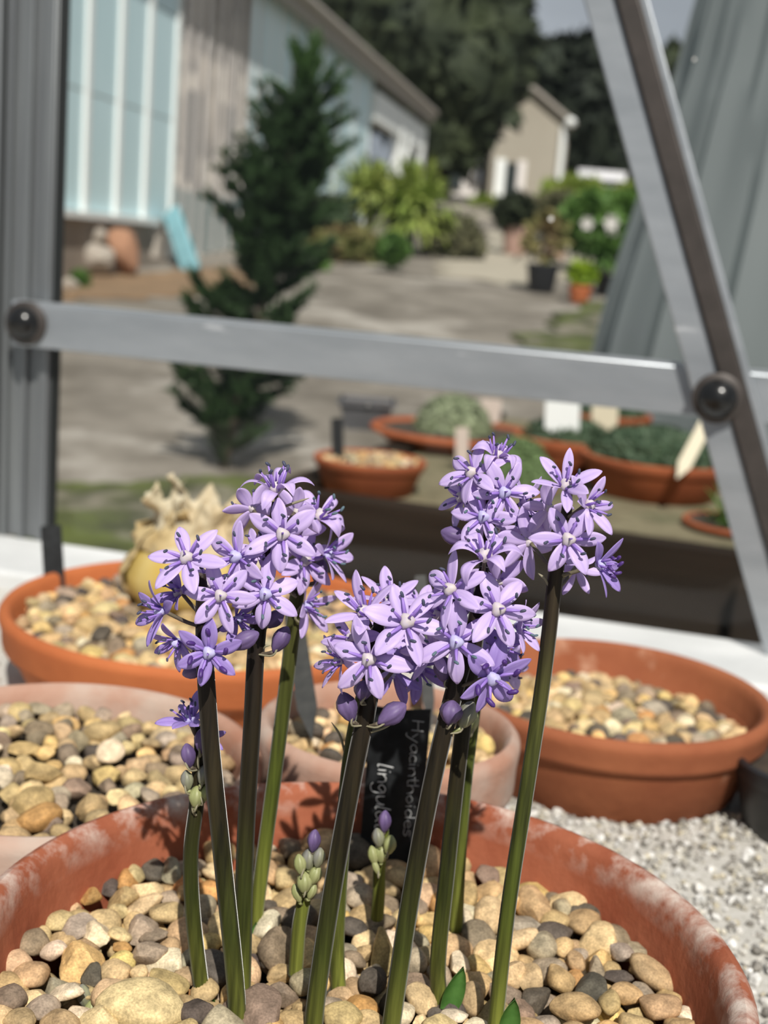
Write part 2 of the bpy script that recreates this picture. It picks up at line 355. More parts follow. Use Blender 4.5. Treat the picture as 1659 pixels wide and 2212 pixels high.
patch('trim_1', [(60, 1062), (300, 1054), (520, 1040), (700, 1058), (760, 1200), (500, 1260), (60, 1260)], T['moss'], .03)
patch('trim_2', [(120, 600), (330, 592), (480, 578), (560, 610), (430, 640), (120, 652)], T['soil_bank'], .02)
patch('trim_3', [(930, 592), (1180, 628), (1210, 520), (1100, 470), (1065, 428), (1010, 430), (1030, 500), (1000, 560)], T['path'], .02)
patch('trim_4', [(1080, 760), (1190, 690), (1330, 655), (1330, 790), (1200, 800)], T['moss'], .04)

# --- foliage helpers -------------------------------------------------
def leaves(mb, blobs, n, size, m=0, shell=.55, droop=0, aspect=1.8, rnd=random):
    vol = [b[1].x * b[1].y + b[1].x * b[1].z for b in blobs]; tot = sum(vol)
    for (c, r), vv in zip(blobs, vol):
        for _ in range(int(n * vv / tot) + 1):
            d = Vector((rnd.gauss(0, 1), rnd.gauss(0, 1), rnd.gauss(0, 1))).normalized(); k = rnd.uniform(shell, 1) ** .7
            p = c + Vector((d.x*r.x, d.y*r.y, d.z*r.z)) * k
            a = (d + Vector((rnd.gauss(0, .6), rnd.gauss(0, .6), rnd.gauss(0, .6) - droop))).normalized(); b = a.orthogonal().normalized()
            b.rotate(Matrix.Rotation(rnd.uniform(0, 6.28), 3, a)); s = size * rnd.uniform(.6, 1.4)
            mb.add([p - a*s*aspect*.5, p + b*s*.5, p + a*s*aspect*.5, p - b*s*.5 + a.cross(b)*s*.15], [(0, 1, 2), (0, 2, 3)], m)
def ell(u, v, Y, wpx, hpx, dy=1.0):
    c = PY(u, v, Y); return (c, Vector((px(wpx/2, c), px(wpx/2, c)*dy, px(hpx/2, c))))
def bush(name, label, cat, blobs, n, size, m, base=None, group=None, droop=0, stemr=None, aspect=1.8, mats=None):
    """leafy plant: foliage part over woody stems"""
    c = blobs[0][0]; b = base or Vector((c.x, c.y, gz(c.y)))
    e = empty(name, b, label, cat, group)
    mb = MB()
    for i in range(5):
        q = i * 1.26; t = blobs[i % len(blobs)][0] + Vector((math.cos(q), math.sin(q), 0)) * blobs[0][1].x * .3
        r0 = stemr or blobs[0][1].x * .05
        mb.tube(spline([b + Vector((math.cos(q), math.sin(q), 0))*r0, (b + t)/2 + Vector((math.cos(q)*r0*2, math.sin(q)*r0*2, 0)), t], 4), [r0]*5 + [r0*.6]*3 + [r0*.3], 6)
    mb.build('stems', T['bark'], e)
    mb = MB(); leaves(mb, blobs, n, size, 0, droop=droop, aspect=aspect)
    mb.build('foliage', m, e, smooth=False, sharp=None); return e

# --- big trees behind ------------------------------------------------
def tree(name, label, blobs, n, size, m, base, tr, group='tall trees behind the buildings'):
    e = empty(name, base, label, 'tree', group)
    top = blobs[0][0]; mb = MB()
    mb.tube(spline([base, (base*2 + top)/3, top], 6), [tr]*7 + [tr*.6]*6, 10)
    for c, r in blobs[1:]:
        mb.tube(spline([(base + top)/2, (base + top + c*2)/4 + Vector((0, 0, .3)), c], 4), [tr*.4]*5 + [tr*.2]*4, 6)
    mb.build('trunk', T['bark'], e)
    mb = MB(); leaves(mb, blobs, n, size, 0, shell=.2)
    # solid inner mass so the crown is dense
    for c, r in blobs:
        V, F = lathe([(math.sin(math.pi*i/8)*.86, -math.cos(math.pi*i/8)*.86) for i in range(9)], 14)
        mb.add([c + Vector((v.x*r.x, v.y*r.y, v.z*r.z)) * (1 + .12*noise.noise(v*3)) for v in V], F)
    mb.build('crown', m, e, smooth=False, sharp=None); return e
b = PY(945, 420, 44); b.z = gz(44)
tree('cypress_tree', 'huge dark olive conifer rising behind the long building roof', [ell(900, 90, 44, 420, 420), ell(1010, 170, 43, 260, 300), ell(790, 20, 44, 260, 260), ell(975, 290, 43, 190, 190), ell(1070, 90, 44, 200, 300), ell(800, 170, 45, 240, 260), ell(900, -120, 44, 400, 300)], 5200, .42, T['tree_mid'], b, .5)
b = PY(1270, 430, 60); b.z = gz(60)
tree('evergreen_tree', 'dense blackish evergreen tree standing right of the cream house', [ell(1270, 250, 60, 260, 330), ell(1190, 170, 60, 160, 180), ell(1340, 330, 60, 160, 200), ell(1290, 150, 60, 200, 160)], 3600, .5, T['tree_dark'], b, .5)
b = PY(1450, 430, 80); b.z = gz(80)
tree('broad_tree', 'small green treetop glimpsed beyond the sloping metal bar', [ell(1455, 190, 80, 150, 200), ell(1440, 300, 80, 160, 200)], 1500, .45, T['tree_mid'], b, .4)

# --- long glazed building on the left --------------------------------
FN = Vector((1, -.155, 0)); FCN = FN.length; FN.normalize(); FC = -4.94 / FCN    # facade plane
FT = Vector((.155, 1, 0)).normalized(); ZU = Vector((0, 0, 1))
def PF(u, v): return PPL(u, v, FN, FC)
ZE = CZ + 3.36; ZS = PF(165, 470).z
bl_base = PF(140, 600); bl_base.z = gz(bl_base.y)
bld = empty('glasshouse_building', bl_base, 'long building with pale blue glazed panels and white mullions', 'building')
def fpt(Y, z, off=0):
    p = Vector((-4.94 + .155*Y, Y, z)); return p + FN*off
def fslab(y0, y1, z0, z1, t0, t1):
    mb = MB(); A, B = fpt(y0, z0), fpt(y1, z0)
    c = (A + B)/2 + ZU*(z1-z0)/2 + FN*(t0+t1)/2
    mb.box(c, (B-A)/2, FN*abs(t1-t0)/2, ZU*(z1-z0)/2); return mb
def FY(u, v=250): return PF(u, v).y
yA, yB = FY(20), FY(912, 300)
def gzb(Y): return gz(Y) - .15
fslab(yA, FY(335), gzb(yA), ZS, -.35, .02).build('plinth_wall', T['brickwall'], bld, smooth=False)
fslab(FY(335), yB, gzb(yA), ZS - .35, -.35, .02).build('plinth_wall', T['brickwall'], bld, smooth=False)
fslab(yA, FY(335), ZS, ZS + .06, -.3, .10).build('sill', T['wframe'], bld, smooth=False)
fslab(FY(392) - .5, FY(540) + 2.5, gzb(yA), ZE, -.2, -.045).build('inner_wall', T['rubblewall'], bld, smooth=False)
for a, c in ((412, 440), (492, 520)):
    fslab(FY(a), FY(c), ZS + .55, ZS + 1.55, -.045, -.03).build('inner_doorway', T['darkdoor'], bld, smooth=False)
bars = [60, 120, 185, 255, 316, 376, 402, 424, 446, 470, 491, 510, 531, 552, 575, 597, 625, 655, 690, 730, 765, 800]
for i, u in enumerate(bars):
    y = FY(u); big = u < 380; wd = .055 if big else .07
    fslab(y - wd, y + wd, ZS + (.06 if u < 335 else -.35), ZE, -.01, .03 if big else .008).build('mullion', T['wframe'] if (big or u > 560) else T['pframe'], bld, smooth=False)
for i in range(len(bars) - 1):
    a, c = FY(bars[i]), FY(bars[i+1]); u = bars[i]
    zb = ZS + .06 if u < 335 else ZS - .35
    if 376 <= u < 531: fslab(a, c, zb, ZS + .42, -.02, .0).build('lower_panel', T['tealpane'], bld, smooth=False)
    elif u < 376:
        for k in range(3):
            h = (ZE - zb)/3; fslab(a, c, zb + k*h + .008, zb + (k+1)*h - .008, -.02, .004*k).build('blue_panel', T['bluepane'], bld, smooth=False)
    else: fslab(a, c, zb, ZE, -.02, 0).build('blue_panel', T['bluepane'], bld, smooth=False)
# porch bay at the far end
y0, y1 = FY(800), yB
fslab(y0, y1, gzb(y0), ZE - .2, -2.2, -2.0).build('porch_wall', T['rubblewall'], bld, smooth=False)
for u in (858, 876, 905):
    y = FY(u, 320); fslab(y - .25, y + .25, gzb(y), ZE - .35, -.1, .12).build('porch_post', T['wframe'], bld, smooth=False)
fslab(y0, y1, ZE - .9, ZE - .35, -.1, .1).build('porch_beam', T['wframe'], bld, smooth=False)
# back volume, roof, fascia
fslab(yA, yB, gzb(yA), ZE, -6.2, -6.0).build('back_wall', T['brickwall'], bld, smooth=False)
mb = MB()
A, B = fpt(yA - .5, ZE - .02, .16), fpt(yB + .2, ZE - .02, .16); up = (-FN*3.4 + ZU*2.4)
N = up.cross(B - A).normalized()
if N.z < 0: N = -N
mb.box((A+B)/2 + up/2 + N*.06, (B-A)/2, up/2, N*.06)
mb.build('roof', T['roof'], bld, smooth=False)
mb = MB(); mb.box((A+B)/2 - up.normalized()*.02, (B-A)/2, FN*.05, ZU*.17); mb.build('fascia', T['fascia'], bld, smooth=False)
mb = MB(); mb.tube([A + FN*.09 + ZU*.05, B + FN*.09 + ZU*.05], .08, 10); mb.build('gutter', T['fascia'], bld)

# --- cream house up the path -----------------------------------------
YH = 50.0
hb = PY(1135, 428, YH); hb.z = gz(YH) - .1
house = empty('cream_house', hb, 'small cream rendered house with gable end and white door frame', 'house')
x0, x1 = PY(1062, 330, YH).x, PY(1222, 330, YH).x; ze = PY(1222, 262, YH).z; zr = PY(1150, 196, YH).z; xm = (x0+x1)/2 - .1
def prism(poly, ya, yb):
    n = len(poly); mb = MB(); mb.V = [Vector((x, ya, z)) for x, z in poly] + [Vector((x, yb, z)) for x, z in poly]
    mb.F = [tuple(range(n)), tuple(range(n, 2*n))[::-1]] + [(i, n+i, n+(i+1) % n, (i+1) % n) for i in range(n)]; mb.M = [0]*len(mb.F); return mb
prism([(x0, hb.z), (x1, hb.z), (x1, ze), (xm, zr), (x0, ze)], YH, YH + 7).build('walls', T['render'], house, smooth=False)
for xa, xb, za, zb in ((x0 - .25, xm, ze - .18, zr + .02), (xm, x1 + .25, zr + .02, ze - .18)):
    prism([(xa, za), (xb, zb), (xb, zb + .16), (xa, za + .16)], YH - .3, YH + 7.2).build('roof_slope', T['fascia'], house, smooth=False)
du0, du1 = PY(1062, 400, YH).x, PY(1132, 400, YH).x; zt = PY(1098, 345, YH).z
mb = MB(); mb.abox(du0 + .1, du0 + .45, YH - .14, YH + .05, hb.z, zt); mb.build('door_frame', T['wframe'], house, smooth=False)
mb = MB(); mb.abox(du1 - .3, du1, YH - .14, YH + .05, hb.z, zt); mb.build('door_frame', T['pframe'], house, smooth=False)
mb = MB(); mb.abox(du0 + .45, du1 - .3, YH - .06, YH + .05, hb.z, zt - .1); mb.build('door', T['darkdoor'], house, smooth=False)
mb = MB(); mb.tube([Vector((x1 - .18, YH - .1, hb.z)), Vector((x1 - .18, YH - .1, ze - .2))], .11, 10); mb.build('drainpipe', T['wframe'], house)
mb = MB(); mb.lathe((x1 + .02, YH - .35, ze - .05), [(0, -.18), (.15, -.13), (.2, .0), (.15, .13), (0, .18)], 14); mb.build('gutter_end', T['wframe'], house)
# low outbuilding beside it, mostly behind the tree shade
ob = PY(1010, 440, 52); ob.z = gz(52) - .1
shed = empty('stone_outbuilding', ob, 'pinkish stone outbuilding left of the cream house, sloping roof', 'building')
xa, xb = PY(960, 380, 52).x, x0 - .3; za, zb = PY(985, 330, 52).z, PY(1060, 265, 52).z
prism([(xa, ob.z), (xb, ob.z), (xb, zb), (xa, za)], 52, 57).build('walls', T['pframe'], shed, smooth=False)
prism([(xa - .4, za), (xb, zb + .05), (xb, zb + .3), (xa - .4, za + .25)], 51.7, 57.2).build('roof_slope', T['roof'], shed, smooth=False)
p = PY(985, 375, 51.95); mb = MB(); mb.abox(p.x - .25, p.x + .25, 51.9, 52.05, p.z - .6, p.z + .6); mb.build('window_opening', T['darkdoor'], shed, smooth=False)

# --- things beside the building --------------------------------------
p0, p1 = PG(413, 588), PF(352, 452); p1 += FN*.08
ax = (p1 - p0); n_ = Vector((0, 1, 0)); sd_ = ax.normalized().cross(n_).normalized(); n_ = sd_.cross(ax.normalized())
for i, off in enumerate((-.05, .055)):
    mb = MB(); mb.box((p0+p1)/2 + sd_*off + n_*.03*i, sd_*(.06 if i == 0 else .04), n_*.012, ax/2)
    tag(mb.build('painted_board', T['bluewood'], origin=p0 + sd_*off, smooth=False), ['wider turquoise board leaning against the glazed building', 'narrower turquoise board leaning beside the wider one'][i], 'board', 'boards leaning on the building')
def rock_mesh(name, seed, sub=3, ang=True, m=None):
    bm = bmesh.new(); bmesh.ops.create_icosphere(bm, subdivisions=sub, radius=1)
    rn = random.Random(seed); off = Vector((rn.uniform(0, 50), rn.uniform(0, 50), rn.uniform(0, 50)))
    pl = [(Vector((rn.gauss(0, 1), rn.gauss(0, 1), rn.gauss(0, 1))).normalized(), rn.uniform(.55, .85)) for _ in range(9 if ang else 4)]
    for v in bm.verts:
        q = v.co.copy(); q *= 1 + (.16 if ang else .13) * noise.noise(q * 1.1 + off)
        for nn, dd in pl:
            s = q.dot(nn) - dd
            if s > 0: q -= nn * s * (.9 if ang else .6)
        q *= 1 + .03 * noise.noise(q * 4 + off); v.co = q
    me = bpy.data.meshes.new(name); bm.to_mesh(me); bm.free()
    for pg in me.polygons: pg.use_smooth = True
    if ang: me.set_sharp_from_angle(angle=R(28))
    if m: me.materials.append(m)
    return me
for (u, v, wp, hp, mk, lb) in ((195, 560, 110, 90, 'pale_stone', 'large pale stone block at the foot of the glazed building'),
                               (265, 545, 90, 110, 'brickred', 'reddish brown broken brick lump beside the pale stone'),
                               (205, 505, 80, 50, 'pale_stone', 'small pinkish stone on top of the pale block'),
                               (150, 615, 40, 40, 'pale_stone', 'small buff stone low beside the greenhouse post')):
    c = PG(u, 600 if v < 600 else 630); c2 = PY(u, v, c.y + .1); o = link('rubble_stone', rock_mesh('rubble_stone', u, 3, True, T[mk])); o.location = c2
    o.scale = (px(wp/2, c2), px(wp/2, c2)*.8, max(px(hp/2, c2), .05)); tag(o, lb, 'stone', 'rubble by the building')
c = ell(172, 605, 11.6, 42, 36); bush('weed', 'small bright green weed among rubble by the building', 'plant', [c], 160, .05, T['shrub_g'], base=PG(172, 622))

# --- shrubs and pots along the yard ----------------------------------
def frond_plant(name, label, u, v, Y, wp, hp, n, m, vb, group=None, cat='shrub', droop=.5):
    """arching strap leaves from a crown"""
    c = PY(u, v, Y); b = PG(u, vb); b = Vector((c.x, Y, gz(Y))); e = empty(name, b, label, cat, group)
    rw, rh = px(wp/2, c), px(hp/2, c); mb = MB(); rn = random.Random(int(u))
    core = Vector((c.x, c.y, c.z - rh*.3))
    tr = MB(); tr.tube(spline([b, (b+core)/2, core], 4), [rw*.07]*9, 8); tr.build('trunk', T['bark'], e)
    for i in range(n):
        q = rn.uniform(0, 6.28); el = rn.uniform(-.1, 1.3); L = rn.uniform(.7, 1.1)
        d = Vector((math.cos(q)*math.cos(el)*rw, math.sin(q)*math.cos(el)*rw, math.sin(el)*rh*1.2)) * L
        dr = Vector((0, 0, -droop*rh*rn.uniform(.3, 1)))
        P = [core, core + d*.5 - dr*.1, core + d*.85 + dr*.35, core + d + dr]
        sd = d.cross(ZU).normalized() * rw*.06
        V = []
        for k, p_ in enumerate(P): s = (1, 1.3, 1, .1)[k]; V += [p_ - sd*s, p_ + sd*s]
        mb.add(V, [(2*k, 2*k+1, 2*k+3, 2*k+2) for k in range(3)])
    mb.build('fronds', m, e, smooth=False, sharp=None); return e
G1 = 'shrubs along the far edge of the yard'
frond_plant('fountain_grass', 'yellowish drooping grassy plant below the porch', 800, 415, 20, 230, 230, 260, T['palm_y'], 560, G1)
frond_plant('palm_shrub', 'bright green palm like shrub beside the yellowish one', 895, 440, 19, 230, 270, 260, T['palm'], 570, G1, droop=.35)
bush('heather_mound', 'low bronze and green mound of heather edging the yard', 'shrub', [ell(740, 545, 16.8, 170, 100), ell(785, 542, 16.8, 90, 90)], 900, .11, T['shrub_b'], group=G1)
bush('green_mound', 'small fresh green mound at the yard edge near the conifer', 'shrub', [ell(672, 568, 15.2, 66, 50)], 320, .1, T['shrub_g'], group=G1)
bush('green_mound', 'fresh green mound right of the bronze heather', 'shrub', [ell(848, 540, 15.6, 62, 60)], 320, .1, T['shrub_g'], group=G1)
bush('olive_shrub', 'rounded dull olive shrub beside the pale path', 'shrub', [ell(975, 520, 19, 130, 110), ell(1010, 535, 18.6, 80, 70)], 900, .12, T['shrub_o'], group=G1)
bush('lime_shrub', 'small lime green shrub in front of the cream house', 'shrub', [ell(1045, 445, 42, 60, 40)], 300, .2, T['palm'], group=G1)
bush('hedge_clump', 'dark green clump behind the grassy plants', 'shrub', [ell(700, 490, 19, 120, 110)], 900, .2, T['tree_mid'], group=G1)

def lathe_pot(name, label, base, r, h, m, group=None, cat='pot', rimh=.22, soil=True, band=True):
    """flower pot: body, collar rim, soil"""
    e = empty(name, base, label, cat, group); th = r*.085; zr = h*(1-rimh)
    mb = MB(); mb.lathe(base, [(0, 0), (r*.74, 0), (r*.77, h*.03), (r*.93, zr), (r*.93 - th, zr), (r*.72, h*.1), (0, h*.1)], 56); mb.build('body', m, e)
    k = r*.02
    mb = MB(); mb.lathe(base, [(r*.93 - th, zr - h*.02), (r*.95, zr - h*.02), (r*.965, zr + k), (r - k*.4, h - k*3), (r - k*.6, h - k), (r - k*2.2, h), (r - th*1.1, h - k*.3), (r - th*1.35, h - k*2)], 56, closed=True); mb.build('rim', m, e)
    if soil:
        mb = MB(); mb.lathe(base, [(0, h*.8), (r*.5, h*.8), (r*.93 - th*.6, h*.78), (r*.9 - th, h*.6), (0, h*.6)], 40); mb.build('soil', T['soil'], e)
    return e
def square_pot(name, label, base, r, h, m, group=None):
    e = empty(name, base, label, 'pot', group)
    def ring(a, z): return [base + Vector((x*a, y*a, z)) for x, y in ((-1, -1), (1, -1), (1, 1), (-1, 1))]
    V = ring(r*.75, 0) + ring(r, h) + ring(r*.92, h) + ring(r*.7, h*.1)
    F = [(3, 2, 1, 0)] + [(i + 4*k, (i+1) % 4 + 4*k, (i+1) % 4 + 4*k + 4, i + 4*k + 4) for k in range(3) for i in range(4)] + [(12, 13, 14, 15)]
    MB().add(V, F).build('body', m, e, smooth=False)
    V = ring(r*1.08, h*.86) + ring(r*1.08, h) + ring(r*.93, h) + ring(r*1.0, h*.86)
    F = [(i + 4*k, (i+1) % 4 + 4*k, (i+1) % 4 + (4*k + 4) % 16, i + (4*k + 4) % 16) for k in range(4) for i in range(4)]
    MB().add(V, F).build('rim', m, e, smooth=False)
    MB().box(base + ZU*h*.8, Vector((r*.86, 0, 0)), Vector((0, r*.86, 0)), ZU*h*.05).build('soil', T['soil'], e, smooth=False); return e
def yard_pot(name, label, u, vbase, wp, hp, m, Yadj=0, sq=False):
    b = PG(u, vbase); b.z = gz(b.y); r, h = px(wp/2, b), px(hp, b)
    return (square_pot if sq else lathe_pot)(name, label, b, r, h, m, 'pots lining the path'), b, r, h
_, b, r, h = yard_pot('plastic_pot', 'black plastic pot standing alone on the path edge', 1168, 632, 72, 62, T['blackpot'])
bush('potted_shrub', 'sparse brownish shrub growing from the lone black pot', 'plant', [(b + ZU*(h + .28), Vector((.25, .2, .28)))], 160, .08, T['shrub_b'], base=b + ZU*h*.8, group='plants in the pots by the path')
_, b, r, h = yard_pot('clay_pot', 'pale pink clay pot at the back left of the path pots', 1110, 552, 60, 60, T['pinkpot'])
bush('potted_shrub', 'dark leafy shrub in the back left pale pink pot', 'plant', [(b + ZU*(h + .22), Vector((.34, .3, .24)))], 420, .16, T['tree_mid'], base=b + ZU*h*.8, group='plants in the pots by the path')
_, b, r, h = yard_pot('clay_pot', 'pale pink clay pot right of the lone black pot, further back', 1196, 560, 58, 66, T['pinkpot'])
bush('potted_shrub', 'green leafy shrub in the right hand pale pink pot', 'plant', [(b + ZU*(h + .24), Vector((.34, .3, .26)))], 420, .16, T['shrub_o'], base=b + ZU*h*.8, group='plants in the pots by the path')
_, b, r, h = yard_pot('clay_pot', 'small orange clay pot at the front of the potted row', 1250, 655, 52, 38, T['orangepot'])
bush('potted_herb', 'lime yellow leafy plant in the small orange pot', 'plant', [(b + ZU*(h + .11), Vector((.15, .13, .13)))], 260, .06, T['lime'], base=b + ZU*h*.8, group='plants in the pots by the path')
_, b, r, h = yard_pot('plastic_pot', 'black plastic pot right of the small orange pot', 1312, 640, 66, 46, T['blackpot'])
frond_plant('strap_plant', 'bright green strap leaved plant in the right black pot', 1305, 545, b.y, 150, 150, 120, T['shrub_g'], 600, 'plants in the pots by the path', 'plant', .3)
bush('flowering_shrub', 'dark green shrub with pale blooms beside the plastic sheet', 'shrub', [ell(1290, 480, 18, 150, 140), ell(1350, 500, 17, 110, 160)], 900, .14, T['shrub_g'], group='plants in the pots by the path')
bush('potted_shrub', 'tall olive yellow shrub below the dark evergreen tree', 'shrub', [ell(1240, 430, 24, 150, 90)], 600, .16, T['palm'], group='plants in the pots by the path')
bush('potted_shrub', 'olive yellow shrub beside the sloping metal bar', 'shrub', [ell(1365, 440, 22, 90, 90)], 400, .16, T['palm'], group='plants in the pots by the path')
for i, (u, v, wp) in enumerate(((1268, 482, 34), (1320, 480, 40), (1322, 505, 30))):
    c = PY(u, v, 15.5); r = px(wp/2, c); e = empty('pale_flower', c, ['white bloom at the left of the flowering shrub', 'larger white bloom at the middle of the flowering shrub', 'lower white bloom of the flowering shrub'][i], 'flower', 'white blooms by the plastic sheet')
    for k in range(6):
        q = k*1.047; d = Vector((math.cos(q), -.4, math.sin(q))).normalized(); s = d.cross(Vector((0, -1, 0))).normalized()
        MB().add([c, c + d*r*.6 + s*r*.3, c + d*r, c + d*r*.6 - s*r*.3], [(0, 1, 2, 3)]).build('petal', T['flower_w'], e)
    MB().tube([c + Vector((0, .02, 0)), c + Vector((0, .25, -.25)), c + Vector((0, .5, -.9))], .012, 5).build('stalk', T['leaf'], e)
# white garden bench and tub in the distance
b = PG(1300, 470); b.y = 30; c = PY(1300, 405, 30); b = Vector((c.x, 30, gz(30)))
e = empty('garden_bench', b, 'white garden bench far off below the dark tree', 'bench'); rw = px(52, c)
MB().box(c, Vector((rw, 0, 0)), Vector((0, .22, 0)), ZU*.05).build('seat', T['white'], e, smooth=False)
MB().box(c + Vector((0, .2, .28)), Vector((rw, 0, 0)), Vector((0, .03, 0)), ZU*.1).build('backrest', T['white'], e, smooth=False)
for sx in (-1, 1):
    for sy in (-.18, .18): MB().box(Vector((c.x + sx*rw*.9, c.y + sy, (c.z + b.z)/2)), Vector((.04, 0, 0)), Vector((0, .04, 0)), ZU*abs(c.z - b.z)/2).build('leg', T['white'], e, smooth=False)
c = PY(1340, 425, 26); b = Vector((c.x, 26, gz(26))); rr = px(22, c)
e = empty('white_tub', b, 'white tub right of the distant garden bench', 'tub'); hh = c.z + rr - b.z
MB().lathe(b, [(0, 0), (rr*.8, 0), (rr, hh*.92), (rr*.88, hh*.92), (rr*.7, .05), (0, .05)], 24).build('body', T['white'], e)
MB().lathe(b, [(rr*.88, hh*.9), (rr*1.1, hh*.9), (rr*1.1, hh), (rr*.88, hh)], 24, closed=True).build('rim', T['white'], e)

# --- young conifer close outside -------------------------------------
Yt = 5.45
tb = PG(482, 1012); tb.z = gz(tb.y); Yt = tb.y
conifer = empty('young_conifer', tb, 'slim dark green young conifer growing in the yard outside the window', 'tree')
axis = spline([tb, PY(520, 860, Yt), PY(566, 660, Yt), PY(600, 470, Yt), PY(640, 280, Yt), PY(680, 105, Yt)], 8)
MB().tube(axis, [.022*(1 - .8*i/(len(axis)-1)) for i in range(len(axis))], 8).build('trunk', T['bark'], conifer)
def branch_mesh(seed, m):
    rn = random.Random(seed); mb = MB()
    P = [Vector((t, 0, .32*t*t - .12*t)) for t in [i/8 for i in range(9)]]
    mb.tube(P, [.018*(1-.8*i/8) for i in range(9)], 5, m=1)
    for k in range(30):
        t = rn.uniform(.12, 1); p_ = Vector((t, 0, .32*t*t - .12*t)); sg = rn.choice((-1, 1))
        d = Vector((rn.uniform(.35, .9), sg*rn.uniform(.2, .9)*(1.15 - t), rn.uniform(-.1, .5))).normalized(); L = rn.uniform(.16, .36)*(1.2 - .5*t)
        for j in range(9):
            q = p_ + d*L*j/8; a = (d + Vector((rn.gauss(0, .5), rn.gauss(0, .5), rn.gauss(.15, .5)))).normalized(); s = rn.uniform(.09, .17)
            b_ = a.orthogonal().normalized()*s*.2
            mb.add([q - b_, q + a*s, q + b_], [(0, 1, 2)], 0)
            mb.add([q - a.cross(b_), q + a*s*.8 + b_*2, q + a.cross(b_)], [(0, 1, 2)], 0)
    return make_mesh('branch', mb.V, mb.F, [m, T['bark']], False, mb.M)
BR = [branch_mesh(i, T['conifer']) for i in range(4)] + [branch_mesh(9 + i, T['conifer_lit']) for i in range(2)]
rn = random.Random(3); NB = 185
# outline half-width (pixels) by height fraction
prof = [(0, 35), (.06, 80), (.12, 125), (.20, 150), (.28, 140), (.36, 160), (.46, 95), (.52, 130), (.60, 155), (.68, 125), (.76, 120), (.84, 95), (.92, 80), (1, 25)]
def pw(f):
    for (a, wa), (b_, wb) in zip(prof, prof[1:]):
        if f <= b_: return wa + (wb - wa)*(f - a)/(b_ - a)
    return prof[-1][1]
for i in range(NB):
    f = (i + .5)/NB; f = f**.92; k = f*(len(axis) - 1); p0 = axis[int(k)].lerp(axis[min(int(k)+1, len(axis)-1)], k % 1)
    if f < .45 and rn.random() < .4: continue
    L = px(pw(f), p0)*rn.uniform(.75, 1.2); q = i*2.4 + rn.uniform(-.3, .3)
    o = link('branch', BR[rn.randrange(4) if f < .86 else rn.randrange(4, 6)], conifer); o.location = p0 - tb - ZU*L*.1
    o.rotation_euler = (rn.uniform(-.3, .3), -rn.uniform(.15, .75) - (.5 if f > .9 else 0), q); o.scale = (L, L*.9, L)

# --- draped plastic sheet on the right -------------------------------
Yc = 3.1
c = PY(1790, 760, Yc); gb = Vector((c.x, Yc, gz(Yc)))
sheet = empty('polythene_cover', gb, 'grey translucent polythene sheet draped over a tall frame at right', 'plastic cover')
mb = MB(); NS, NL = 96, 40; zt = PY(1600, -330, Yc).z
silh = [(-330, 1600), (-60, 1530), (60, 1497), (140, 1478), (250, 1442), (420, 1398), (560, 1352), (700, 1310), (800, 1285), (2400, 1100)]
for j in range(NL + 1):
    z = zt + (gb.z + .01 - zt)*j/NL
    # silhouette left edge -> radius at this height
    vv = None
    for (va, ua), (vb, ub) in zip(silh, silh[1:]):
        za, zb_ = PY(ua, va, Yc).z, PY(ub, vb, Yc).z
        if zb_ <= z <= za:
            t = (za - z)/(za - zb_); u_, v_ = ua + (ub-ua)*t, va + (vb-va)*t; break
    else: u_, v_ = silh[-1][1], silh[-1][0]
    r = c.x - PY(u_, v_, Yc).x
    if j == 0: r *= .6
    for k in range(NS):
        q = 2*math.pi*k/NS; am = .014*min(1, j/NL*2.0) + .006
        rr = r*(1 + am*math.sin(q*19 + .6*math.sin(j*.25)) + am*.7*noise.noise(Vector((math.cos(q)*3, math.sin(q)*3, j*.05))) + .018*math.sin(q*37 + j*.1))
        mb.V.append(Vector((c.x + rr*math.cos(q), Yc + rr*.8*math.sin(q), z)))
for j in range(NL):
    for k in range(NS): mb.F.append((j*NS+k, j*NS+(k+1) % NS, (j+1)*NS+(k+1) % NS, (j+1)*NS+k)); mb.M.append(0)
mb.F.append(tuple(range(NS))); mb.M.append(0)
mb.build('sheet', T['poly'], sheet)
for q in (.6, 2.2, 3.7, 5.3):
    d = Vector((math.cos(q), math.sin(q)*.8, 0)); MB().tube([gb + d*.42, Vector((c.x, Yc, zt - .03)) + d*.1], .012, 6).build('frame_pole', T['greypot'], sheet)

# ================================================================== RAISED BED OUTSIDE THE GLASS
ZBED = CZ - .33
e0, e1 = PZ(560, 1052, ZBED + .012), PZ(1659, 1210, ZBED + .012)
bt = (e1 - e0); bt.z = 0; bt.normalize(); bn = Vector((-bt.y, bt.x, 0))
eL = e0.copy(); eR = e1 + bt*.45
bedroot = empty('raised_bed', Vector((e0.x, e0.y, CZ - 1.14)), 'timber sided raised bed of sand just outside the window', 'raised bed')
L = (eR - eL).length
def bbox(s0, s1, n0, n1_, z0, z1):
    mb = MB(); c = eL + bt*(s0+s1)/2 + bn*(n0+n1_)/2; c.z = (z0+z1)/2
    mb.box(c, bt*(s1-s0)/2, bn*(n1_-n0)/2, ZU*(z1-z0)/2); return mb
zz = ZBED + .012; zbot = CZ - 1.14
for k in range(5):
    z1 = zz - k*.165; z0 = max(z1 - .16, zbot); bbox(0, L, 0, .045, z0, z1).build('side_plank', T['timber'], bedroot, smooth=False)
for k in range(5):
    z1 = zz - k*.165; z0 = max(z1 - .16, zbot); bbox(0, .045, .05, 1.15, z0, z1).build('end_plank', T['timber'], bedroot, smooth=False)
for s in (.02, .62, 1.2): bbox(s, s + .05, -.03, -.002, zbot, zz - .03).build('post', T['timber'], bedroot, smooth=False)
bbox(.05, L, .046, 1.15, zbot, ZBED).build('sand', T['bedsand'], bedroot, smooth=False)

